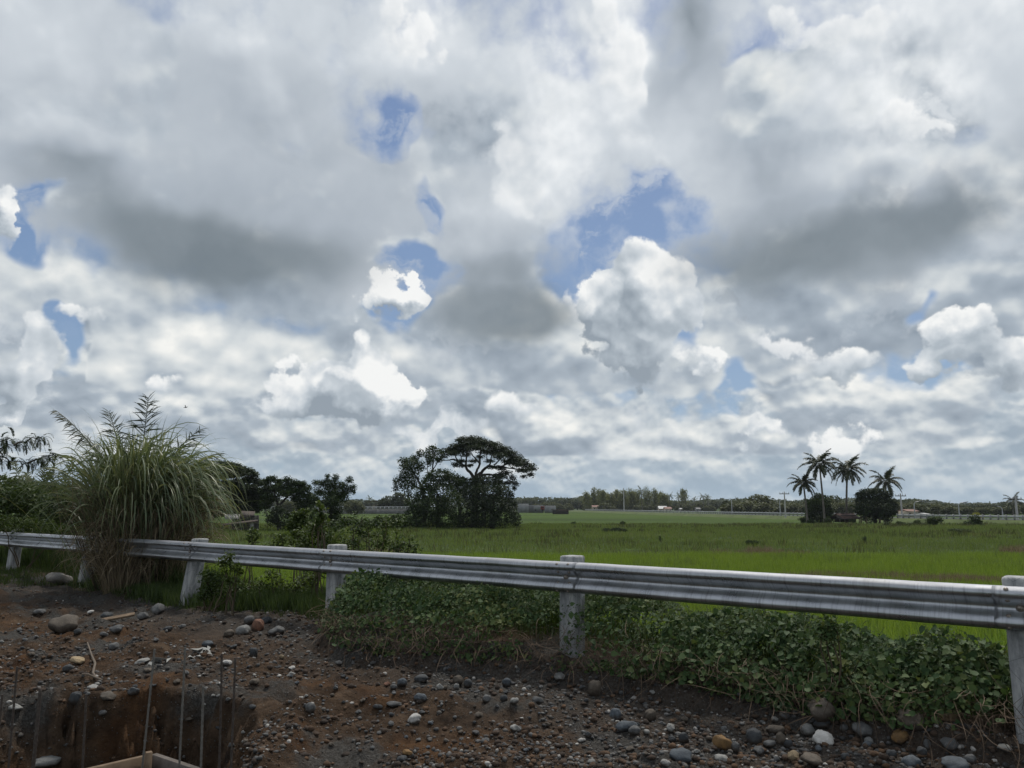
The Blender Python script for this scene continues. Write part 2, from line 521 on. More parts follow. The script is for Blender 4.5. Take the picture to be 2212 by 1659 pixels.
def bump(t, b, h, strength=0.5, dist=0.02):
    nd = t.node("ShaderNodeBump"); nd.inputs["Strength"].default_value = strength; nd.inputs["Distance"].default_value = dist
    t.l.new(h, nd.inputs["Height"]); t.l.new(nd.outputs[0], b.inputs["Normal"])


def leaf_mat(name, cols, rough=0.55, trans=0.35, spec=0.25, patch=0.0, pscale=0.4, pvec=None):
    """foliage: each leaf takes its own tone from the ramp; part of the light passes through"""
    m_, t, b = new_mat(name)
    rnd = t.node("ShaderNodeNewGeometry").outputs["Random Per Island"]
    f = rnd
    if patch > 0:
        f = t.m('MULTIPLY_ADD', t.m('SUBTRACT', t.noise(pos(t) if pvec is None else t.vm('MULTIPLY', pos(t), pvec), pscale, 4), 0.5), patch * 2, t.m('MULTIPLY_ADD', rnd, 1 - patch * .5, patch * .25), clamp=True)
    c = t.ramp(f, [(i / (len(cols) - 1), q) for i, q in enumerate(cols)])
    t.l.new(c, b.inputs["Base Color"]); b.inputs["Roughness"].default_value = rough
    b.inputs["Specular IOR Level"].default_value = spec
    if trans > 0:
        tr = t.node("ShaderNodeBsdfTranslucent"); t.l.new(t.mix(1.0, c, (1.25, 1.2, 0.7), 'MULTIPLY'), tr.inputs[0])
        mx = t.node("ShaderNodeMixShader"); mx.inputs[0].default_value = trans
        t.l.new(b.outputs[0], mx.inputs[1]); t.l.new(tr.outputs[0], mx.inputs[2])
        t.l.new(mx.outputs[0], t.n["Material Output"].inputs[0])
    return m_


def plain(name, c0, c1=None, scale=6.0, rough=0.8, metal=0.0, bumps=0.0, bscale=None, detail=6):
    m_, t, b = new_mat(name)
    v = objc(t); c1 = c1 or tuple(x * .6 for x in c0)
    n = t.noise(v, scale, detail, 0.6)
    t.l.new(t.ramp(n, [(0.3, c1), (0.7, c0)]), b.inputs["Base Color"])
    b.inputs["Roughness"].default_value = rough; b.inputs["Metallic"].default_value = metal
    b.inputs["Specular IOR Level"].default_value = 0.3
    if bumps > 0: bump(t, b, t.noise(v, bscale or scale * 4, 6, 0.65), bumps, 0.01)
    return m_


M_BARK = plain("bark", (0.050, 0.042, 0.034), (0.022, 0.019, 0.016), 3, 0.9, bumps=0.6)
M_PALMBARK = plain("palm_bark", (0.16, 0.145, 0.125), (0.08, 0.07, 0.06), 4, 0.9)
M_STEM = plain("plant_stem", (0.10, 0.075, 0.045), (0.05, 0.04, 0.03), 8, 0.8)
M_CONC = None

# ================================================================== the lie of the land
D2 = np.array([-0.7838, 0.6210]); N2 = np.array([0.6210, 0.7838]); A2 = np.array([3.72, 5.78])
SPAN = 3.81
FZ = -1.5


def ts(x, y):
    x = np.asarray(x, dtype=float); y = np.asarray(y, dtype=float)
    return (x - A2[0]) * D2[0] + (y - A2[1]) * D2[1], (x - A2[0]) * N2[0] + (y - A2[1]) * N2[1]


def xy(t, s):
    return A2[0] + t * D2[0] + s * N2[0], A2[1] + t * D2[1] + s * N2[1]


def zline(t):
    return np.interp(t, [-6, 0, 3.8, 7.6, 11.4, 15.2, 19, 30], [-.30, -.24, -.09, .10, -.02, .06, .20, .2])


def vine_front(t):
    return np.interp(t, [-4, 0, 1.2, 2.5, 3.4, 4.1, 5.3, 6.2, 6.9, 7.4, 7.7, 8.8], [-.02, -.02, -.04, -.12, -.30, -.50, -.95, -1.20, -0.85, -.40, .10, .6])


def pit(x, y):
    wob = (fbm(x, y, 2.2, 4, 5) - .5) * 0.40 + (fbm(x, y, 7.0, 4, 6, .6) - .5) * 0.26
    xr = -2.50 + (7.5 - y) * 0.34 + wob
    yb = 7.42 + wob
    back = ss(yb - y, 0.0, 0.16 + 1.6 * ss(-x, 3.6, 5.0))
    right = ss(xr - x, -.1, 0.62)
    left = ss(x, -6.2, -3.0)
    ledge = 0.30 + 0.70 * ss(yb - y, .1, .35)
    return 1.35 * back * right * left * ledge * (0.9 + .2 * fbm(x, y, 3, 3, 9))


def ground_z(x, y):
    x = np.asarray(x, dtype=float); y = np.asarray(y, dtype=float)
    t, s = ts(x, y)
    near = zline(t) + 0.045 * np.minimum(s, 0) + (fbm(x, y, 0.7, 4, 1) - .5) * 0.16
    fr = vine_front(t)
    vin = ss(t, -4, -2) * (1 - ss(t, 7.0, 7.9))
    near += vin * 0.16 * ss(s - fr, -0.16, 0.06)                   # small cut bank under the vines
    near += (fbm(x, y, 3.1, 4, 2) - .5) * 0.13 + (fbm(x, y, 11., 4, 3, .6) - .5) * 0.085 * ss(-s, -1, .3)
    near += np.maximum(fbm(x, y, 1.7, 3, 14) - .55, 0) * 0.5 * ss(-s, 0.5, 1.8)   # heaps of dug soil
    near -= pit(x, y)
    far = FZ + (fbm(x, y, 0.11, 3, 4) - .5) * 0.14
    k = ss(s, 1.2, 4.6)
    return near * (1 - k) + far * k


# --- ground: one sheet from underfoot to the horizon
yy = np.concatenate([np.geomspace(2.6, 30, 560), np.geomspace(30.5, 9000, 150)])
uu = np.linspace(-1.45, 1.25, 1000)
YY, UU = np.meshgrid(yy, uu, indexing='ij'); XX = YY * UU
ZZ = ground_z(XX, YY)
ny, nx = YY.shape
idx = np.arange(ny * nx).reshape(ny, nx)
Fg = np.stack([idx[:-1, :-1], idx[:-1, 1:], idx[1:, 1:], idx[1:, :-1]], -1).reshape(-1, 4)

m_, t, b = new_mat("soil_and_field")
p = pos(t)
sx = t.node("ShaderNodeSeparateXYZ"); t.l.new(p, sx.inputs[0])
PX, PY, PZ = sx.outputs
sN = t.m('ADD', t.m('MULTIPLY', t.m('SUBTRACT', PX, 3.72), 0.621), t.m('MULTIPLY', t.m('SUBTRACT', PY, 5.78), 0.7838))
n1 = t.noise(p, 0.9, 5, 0.6); n2 = t.noise(p, 5.0, 8, 0.65); n3 = t.noise(p, 38.0, 5, 0.7)
soil = t.ramp(n2, [(0.30, (0.026, 0.018, 0.013)), (0.45, (0.055, 0.037, 0.025)), (0.58, (0.085, 0.057, 0.038)), (0.74, (0.125, 0.087, 0.058))])
red = t.ramp(n2, [(0.30, (0.042, 0.024, 0.015)), (0.7, (0.110, 0.062, 0.033))])
soil = t.mix(t.mr(t.noise(t.vm('ADD', p, (5, 2, 0)), 1.5, 4), 0.50, 0.64), soil, red)
grav = t.ramp(n3, [(0.25, (0.026, 0.024, 0.021)), (0.5, (0.060, 0.056, 0.051)), (0.75, (0.12, 0.116, 0.108))])
gmask = t.m('ADD', t.mr(n1, 0.50, 0.61), t.mr(t.m('ABSOLUTE', t.m('ADD', sN, 0.55)), 0.0, 1.6, 0.75, 0.0), clamp=True)
soil = t.mix(t.m('MULTIPLY', gmask, t.mr(PZ, -.5, -.25)), soil, grav)
speck = t.voro(p, 42.0, 'F1', "Color"); spd = t.voro(p, 42.0, 'F1', "Distance")
spk = t.m('MULTIPLY', t.mr(spd, 0.16, 0.30, 1, 0), t.mr(speck, 0.62, 0.66))
soil = t.mix(t.m('MULTIPLY', spk, 0.75), soil, t.ramp(speck, [(0.6, (0.05, 0.05, 0.05)), (0.75, (0.12, 0.12, 0.115)), (1, (0.26, 0.25, 0.23))]))
fn = t.noise(t.vm('MULTIPLY', p, (0.05, 0.16, 0.1)), 1.0, 5, 0.6)
fn2 = t.noise(t.vm('MULTIPLY', p, (0.8, 1.8, 1)), 1.0, 6, 0.65)
rough_f = t.ramp(fn, [(0.34, (0.055, 0.062, 0.028)), (0.47, (0.058, 0.082, 0.028)), (0.56, (0.066, 0.105, 0.026)), (0.70, (0.090, 0.100, 0.042))])
rough_f = t.mix(t.mr(fn2, 0.3, 0.75, 0.0, 0.5), rough_f, (0.022, 0.036, 0.011))
rice = t.ramp(fn2, [(0.3, (0.040, 0.085, 0.010)), (0.7, (0.075, 0.150, 0.016))])
fieldc = t.mix(t.mr(PY, 47, 49), rice, rough_f)
far_b = t.ramp(t.noise(t.vm('MULTIPLY', p, (0.008, 0.03, 0.1)), 1.0, 3, 0.5), [(0.35, (0.040, 0.062, 0.018)), (0.6, (0.062, 0.098, 0.022)), (0.75, (0.075, 0.090, 0.035))])
fieldc = t.mix(t.mr(PY, 120, 165), fieldc, far_b)
fieldc = t.mix(t.mr(PY, 500, 900), fieldc, (0.05, 0.075, 0.03))
bankc = t.ramp(n2, [(0.3, (0.018, 0.02, 0.010)), (0.7, (0.04, 0.05, 0.018))])
base = t.mix(t.mr(sN, 0.2, 1.0), soil, bankc)
base = t.mix(t.mr(sN, 3.6, 4.6), base, fieldc)
t.l.new(base, b.inputs["Base Color"]); b.inputs["Roughness"].default_value = 0.92
b.inputs["Specular IOR Level"].default_value = 0.05
hh = t.m('ADD', t.m('MULTIPLY', n3, 0.5), t.m('MULTIPLY', t.noise(p, 14, 6, 0.7), 1.0))
hh = t.m('ADD', hh, t.m('MULTIPLY', spk, 0.5))
bump(t, b, hh, 1.0, 0.05)
M_SOIL = m_
g = mesh("ground", np.stack([XX, YY, ZZ], -1), Fg, M_SOIL, smooth=True)
tag(g, kind="structure")
del XX, YY, ZZ, UU

# ================================================================== guardrail
m_, t, b = new_mat("galvanised_steel")
v = objc(t)
st = t.vm('MULTIPLY', v, (1.5, 22, 22)); st2 = t.vm('MULTIPLY', v, (55, 3, 3.0))
n1 = t.noise(st, 1.0, 6, 0.65); n2 = t.noise(st2, 1.0, 5, 0.6); n3 = t.noise(v, 3.0, 6, 0.6)
sv = t.node("ShaderNodeSeparateXYZ"); t.l.new(v, sv.inputs[0])
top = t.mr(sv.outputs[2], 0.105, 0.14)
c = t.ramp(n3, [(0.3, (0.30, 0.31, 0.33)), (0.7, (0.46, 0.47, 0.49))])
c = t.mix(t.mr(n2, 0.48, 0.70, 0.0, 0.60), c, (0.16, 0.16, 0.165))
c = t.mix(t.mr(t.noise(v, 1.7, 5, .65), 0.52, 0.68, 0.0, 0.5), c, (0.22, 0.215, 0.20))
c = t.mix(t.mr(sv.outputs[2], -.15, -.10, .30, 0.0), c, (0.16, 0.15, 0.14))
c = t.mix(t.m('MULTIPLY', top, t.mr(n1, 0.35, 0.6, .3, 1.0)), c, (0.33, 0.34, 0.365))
scr = t.mr(t.noise(t.vm('MULTIPLY', v, (7, 60, 60)), 1.0, 4, 0.7), 0.66, 0.72)
c = t.mix(t.m('MULTIPLY', scr, 0.6), c, (0.10, 0.10, 0.10))
t.l.new(c, b.inputs["Base Color"])
b.inputs["Metallic"].default_value = 0.9
t.l.new(t.m('ADD', t.mr(n3, 0.2, 0.8, 0.24, 0.38), t.m('MULTIPLY', top, 0.36)), b.inputs["Roughness"])
bump(t, b, t.m('ADD', t.noise(v, 9.0, 4, 0.5), t.m('MULTIPLY', n2, 0.30)), 0.30, 0.01)
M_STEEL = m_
M_RUST = plain("rusty_steel", (0.30, 0.27, 0.24), (0.13, 0.10, 0.08), 60, 0.5, 0.6)

m_, t, b = new_mat("whitewashed_concrete")
v = objc(t)
n1 = t.noise(t.vm('MULTIPLY', v, (7, 7, 1.6)), 1.3, 8, 0.68); n2 = t.noise(v, 60, 4, 0.6)
c = t.ramp(n1, [(0.32, (0.10, 0.105, 0.11)), (0.46, (0.24, 0.245, 0.25)), (0.58, (0.37, 0.37, 0.365)), (0.78, (0.50, 0.50, 0.48))])
c = t.mix(t.mr(t.noise(t.vm('MULTIPLY', v, (14, 14, 2.2)), 1.0, 7, .7), 0.56, 0.66, 0, .65), c, (0.085, 0.085, 0.09))
crk = t.voro(v, 4.0, 'DISTANCE_TO_EDGE'); c = t.mix(t.mr(crk, 0.0, 0.012, 0.6, 0.0), c, (0.05, 0.05, 0.05))
t.l.new(c, b.inputs["Base Color"]); b.inputs["Roughness"].default_value = 0.85
bump(t, b, t.m('ADD', n2, t.m('MULTIPLY', n1, 2)), 0.5, 0.008)
M_CONC = m_

prof = [(.004, .156), (.014, .1555), (.040, .150), (.064, .138), (.079, .121), (.083, .103), (.080, .088), (.068, .072), (.045, .052), (.022, .034), (.006, .018), (.001, .006)]
prof = prof + [(a, -z) for a, z in prof[::-1]]
ZTOP = 1.025; ZC = ZTOP - .156
TP = {-1: -3.81, 0: 0.02, 1: 4.02, 2: 7.88, 3: 11.5, 4: 15.38, 5: 19.15, 6: 22.9, 7: 26.7}
rail = empty("guardrail", (A2[0], A2[1], 0))
tag(rail, "dented galvanised steel guardrail bolted to whitewashed concrete posts beside the dirt", "guardrail")
ang = math.atan2(D2[1], D2[0])          # local x runs along the rail


def beam(k, off):
    L = TP[k + 1] - TP[k] + 0.32
    nx_ = 90
    xs = np.linspace(-0.16, L - 0.16, nx_)
    P = np.array(prof)
    sag = (fbm(xs, xs * 0 + k * 7.1, 1.1, 3, 40 + k) - .5) * 0.014
    dent = (fbm(xs, xs * 0 + k * 3.3, 3.0, 2, 60 + k) - .5) * 0.008
    V = []
    for (thk, flip) in ((0.0, False), (-0.004, True)):
        dd = P[:, 0][None] + thk + dent[:, None] * np.abs(P[:, 1])[None] * 8 + off
        zz_ = P[:, 1][None] * (1.0 if not flip else 0.985) + sag[:, None]
        V.append(np.stack([np.broadcast_to(xs[:, None], dd.shape), dd, zz_], -1))
    V = np.concatenate([a.reshape(-1, 3) for a in V])
    m2 = len(P); i = np.arange(nx_ - 1)[:, None] * m2; j = np.arange(m2 - 1)[None]
    Ff = np.stack([i + j, i + j + 1, i + m2 + j + 1, i + m2 + j], -1).reshape(-1, 4)
    B = nx_ * m2
    Fs = [Ff, Ff[:, ::-1] + B]
    ii = np.arange(nx_ - 1) * m2
    for q in (0, m2 - 1):
        Fs.append(np.stack([ii + q, ii + m2 + q, ii + m2 + q + B, ii + q + B], -1))
    jj = np.arange(m2 - 1)
    for r in (0, (nx_ - 1) * m2):
        Fs.append(np.stack([jj + r, jj + 1 + r, jj + 1 + r + B, jj + r + B], -1))
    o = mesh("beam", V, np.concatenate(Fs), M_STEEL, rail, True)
    o.location = (TP[k] * D2[0], TP[k] * D2[1], ZC)
    # local y must point to the road side (towards the camera): -N2
    o.rotation_euler = (0, 0, ang)
    return o


def bolt_mb(r=0.016, h=0.012):
    mb = MB()
    a = np.linspace(0, 2 * math.pi, 12, endpoint=False)
    rings = [(r * 1.5, 0), (r * 1.5, .003), (r, .004), (r * .95, h * .7), (r * .6, h), (0.001, h * 1.05)]
    V = np.array([(rr * math.cos(q), hh_, rr * math.sin(q)) for rr, hh_ in rings for q in a])
    F = [(i * 12 + j, i * 12 + (j + 1) % 12, i * 12 + 12 + (j + 1) % 12, i * 12 + 12 + j) for i in range(len(rings) - 1) for j in range(12)]
    mb.add(V, F)
    return mb


# local +y after rotation by ang = (-sin, cos)*... = points to -N2 (the road side) since ang > 90 deg
bolt0 = None
for k in range(-1, 7):
    bm_ = beam(k, 0.0045 if k % 2 else 0.0)
    for (bx, bz, d) in [(-.07, .138, .066), (.07, .135, .068), (-.07, .052, .046), (.07, .052, .046), (-.07, -.052, .046), (.07, -.055, .046), (-.07, -.135, .068), (.07, -.138, .066), (0.0, 0.0, .006)]:
        if k not in (0, 1, 2, 3) and (bx < 0 or abs(bz) > .1):
            continue
        if bolt0 is None:
            bolt0 = bolt_mb().build("bolt", M_RUST, None, True); bb = bolt0
        else:
            bb = bolt0.copy(); COL.objects.link(bb)
        bb.parent = bm_
        sc_ = 1.15 if bz == 0 else 0.7
        bb.scale = (sc_, sc_, sc_); bb.location = (bx, d + 0.005, bz)
        tilt = 0.9 if bz > .1 else (-.9 if bz < -.1 else (-.75 if bz > 0 else (.75 if bz < 0 else 0)))
        bb.rotation_euler = (tilt, 0, 0)

post_spec = {-1: (0, 0, 1.10), 0: (0.0, 0.0, 1.085), 1: (0.01, 0.0, 1.085), 2: (-.02, 0.01, 1.085), 3: (.14, .02, 1.075), 4: (.13, .03, 1.085), 5: (.05, .02, 1.10), 6: (0, 0, 1.09)}
for k, (lean, lean2, top_) in post_spec.items():
    zb = -0.60
    H = top_ - zb
    W_ = 0.205
    nz = 28
    V = []
    b_ = 0.018
    h2 = W_ / 2
    ring = [(h2 - b_, -h2), (h2, -h2 + b_), (h2, h2 - b_), (h2 - b_, h2), (-h2 + b_, h2), (-h2, h2 - b_), (-h2, -h2 + b_), (-h2 + b_, -h2)]
    lv = np.concatenate([np.linspace(0, H - .02, nz), [H - 0.006, H]])
    for q, z in enumerate(lv):
        kx = 1.0 if q < nz else (0.95 if q == nz else 0.82)
        nz_ = fbm(np.arange(8) * 1.7 + k * 9, np.full(8, z * 1.0), 2.6, 4, 80 + k) - .5
        for (a_, d_), e_ in zip(ring, nz_):
            w_ = kx * (1 + e_ * 0.10 + (0.10 * (1 - z / H) if k == 3 else 0))
            V.append((a_ * w_ + (H - z - .5) * lean * 1.4, d_ * w_ + (H - z) * lean2, z))
    F = [(q * 8 + i, q * 8 + (i + 1) % 8, q * 8 + 8 + (i + 1) % 8, q * 8 + 8 + i) for q in range(len(lv) - 1) for i in range(8)]
    mb = MB(); mb.add(np.array(V), F); mb.add(np.array(V)[-8:], [tuple(range(8))])
    o = mb.build("post", M_CONC, rail)
    px_, py_ = TP[k] * D2 + N2 * (h2 + 0.006)
    o.location = (px_, py_, zb); o.rotation_euler = (0, 0, ang)
    if k == 3: o["label"] = "leaning concrete post, wider at its foot"
    if k == 4: o["label"] = "tilted narrow-looking post beside the dry grass"

# ================================================================== stones
def stone_mesh(name, seed, kind):
    r_ = np.random.default_rng(seed)
    n = 26 if kind == 'round' else 18
    # cube sphere
    k = 8 if kind == 'round' else 6
    lin_ = np.tan(np.linspace(-math.pi / 4, math.pi / 4, k + 1))
    V = []; F = []; vm = {}
    def vid(p_):
        key = tuple(np.round(p_, 5))
        if key not in vm: vm[key] = len(V); V.append(p_)
        return vm[key]
    for ax in range(3):
        for sg in (-1, 1):
            for i in range(k):
                for j in range(k):
                    q = []
                    for (di, dj) in ((0, 0), (1, 0), (1, 1), (0, 1)):
                        p_ = np.zeros(3); p_[ax] = sg; p_[(ax + 1) % 3] = lin_[i + di]; p_[(ax + 2) % 3] = lin_[j + dj]
                        q.append(vid(p_ / np.linalg.norm(p_)))
                    F.append(q if sg > 0 else q[::-1])
    V = np.array(V)
    if kind == 'round':
        for _ in range(5):
            d_ = r_.normal(0, 1, 3); d_ /= np.linalg.norm(d_)
            V = V * (1 + 0.13 * np.clip((V / np.linalg.norm(V, axis=1)[:, None]) @ d_, -1, 1)[:, None] * r_.choice([-1, 1]))
        e = r_.uniform(1.9, 2.5)
        V = np.sign(V) * np.abs(V) ** (2.0 / e * 1.0)
    else:
        for _ in range(14):
            d_ = r_.normal(0, 1, 3); d_ /= np.linalg.norm(d_); c_ = r_.uniform(.62, .86)
            h_ = V @ d_; ov = np.maximum(h_ - c_, 0)
            V = V - ov[:, None] * d_
    V = V * (1 + (vnoise(V[:, 0] * 2.2 + seed, V[:, 1] * 2.2 + V[:, 2] * 1.7, seed)[:, None] - .5) * .26 + (vnoise(V[:, 0] * 6 + V[:, 2] * 5, V[:, 1] * 6 + seed, seed)[:, None] - .5) * .07)
    V = V / np.abs(V).max(0) * 0.5
    me = mesh(name, V, np.array(F), M_CONC, None, kind == 'round')
    data = me.data; bpy.data.objects.remove(me)
    return data


def stone_mat(name, c0, c1, vein=None):
    m_, t, b = new_mat(name)
    v = objc(t); r_ = t.node("ShaderNodeObjectInfo").outputs["Random"]
    vv = t.vm('ADD', v, t.vm('SCALE', (3.0, 7.0, 5.0), scale=r_))
    n = t.noise(vv, 3.0, 7, 0.65)
    c = t.ramp(n, [(0.3, c1), (0.62, c0)])
    c = t.mix(1.0, c, t.ramp(r_, [(0, (0.75, 0.75, 0.75)), (1, (1.2, 1.18, 1.15))]), 'MULTIPLY')
    sp = t.noise(vv, 26, 3, 0.6)
    c = t.mix(t.mr(sp, 0.58, 0.72, 0, 0.35), c, tuple(min(1, x * 1.9) for x in c0))
    # soil sticks to the lower half
    g_ = t.node("ShaderNodeTexCoord").outputs["Generated"]; sz = t.node("ShaderNodeSeparateXYZ"); t.l.new(g_, sz.inputs[0])
    dirt = t.mr(t.m('MULTIPLY_ADD', t.m('SUBTRACT', n, .5), .8, sz.outputs[2]), 0.25, 0.62, 0.85, 0.0)
    c = t.mix(dirt, c, (0.04, 0.029, 0.021))
    t.l.new(c, b.inputs["Base Color"]); b.inputs["Roughness"].default_value = 0.75
    b.inputs["Specular IOR Level"].default_value = 0.3
    bump(t, b, t.noise(vv, 12, 6, 0.7), 0.5, 0.02)
    return m_


SM = {
    'grey': stone_mat("grey_stone", (0.115, 0.117, 0.117), (0.065, 0.066, 0.067)),
    'dark': stone_mat("dark_stone", (0.055, 0.060, 0.064), (0.030, 0.032, 0.035)),
    'blue': stone_mat("bluish_stone", (0.085, 0.100, 0.115), (0.05, 0.058, 0.068)),
    'light': stone_mat("pale_stone", (0.24, 0.24, 0.23), (0.13, 0.13, 0.125)),
    'white': stone_mat("white_stone", (0.48, 0.47, 0.45), (0.30, 0.29, 0.27)),
    'brown': stone_mat("brown_stone", (0.115, 0.095, 0.075), (0.06, 0.05, 0.04)),
    'ochre': stone_mat("ochre_stone", (0.21, 0.125, 0.050), (0.10, 0.060, 0.028)),
    'red': stone_mat("reddish_stone", (0.17, 0.085, 0.055), (0.085, 0.045, 0.032)),
    'tan': stone_mat("tan_stone", (0.30, 0.23, 0.14), (0.17, 0.13, 0.08)),
}
ROUND = [stone_mesh("round_stone", 100 + i, 'round') for i in range(9)]
FACET = [stone_mesh("broken_stone", 200 + i, 'facet') for i in range(6)]
CW = {'grey': 'grey', 'dark': 'dark grey', 'blue': 'bluish grey', 'light': 'pale grey', 'white': 'white', 'brown': 'grey-brown', 'ochre': 'ochre', 'red': 'reddish', 'tan': 'tan'}


def ground_at(px, py):
    """where the line of sight through (px, py) meets the modelled ground"""
    r = ray(px, py)
    r = np.array(r) / r.y
    Y = np.linspace(3.0, 22, 900)
    z = EYE + r[2] * Y; gz = ground_z(r[0] * Y, Y)
    hit = np.nonzero(z < gz)[0]
    i = hit[0] if len(hit) else len(Y) - 1
    return np.array([r[0] * Y[i], Y[i], float(gz[i])])


placed = []


def put_stone(px, py, w_, h_, colr, kind='r', label=None, group=None, sink=0.27, name="river_stone"):
    p_ = ground_at(px, py + h_ * 0.25)
    sc1 = w_ / 1661 * p_[1]; sh = h_ / 1661 * p_[1]
    me = random.choice(ROUND if kind == 'r' else FACET)
    o = bpy.data.objects.new(name, me); COL.objects.link(o)
    o.material_slots[0].link = 'OBJECT'; o.material_slots[0].material = SM[colr]
    hz = sh * 1.12
    o.scale = (sc1, sc1 * random.uniform(.7, .95), hz * .95)
    o.rotation_euler = (random.uniform(-.2, .2), random.uniform(-.28, .28), random.uniform(-.45, .45))
    o.location = (p_[0], p_[1], float(ground_z(p_[0], p_[1])) + hz * (0.5 - sink))
    tag(o, label, "stone", group)
    placed.append((p_[0], p_[1], sc1 * .6))
    return o


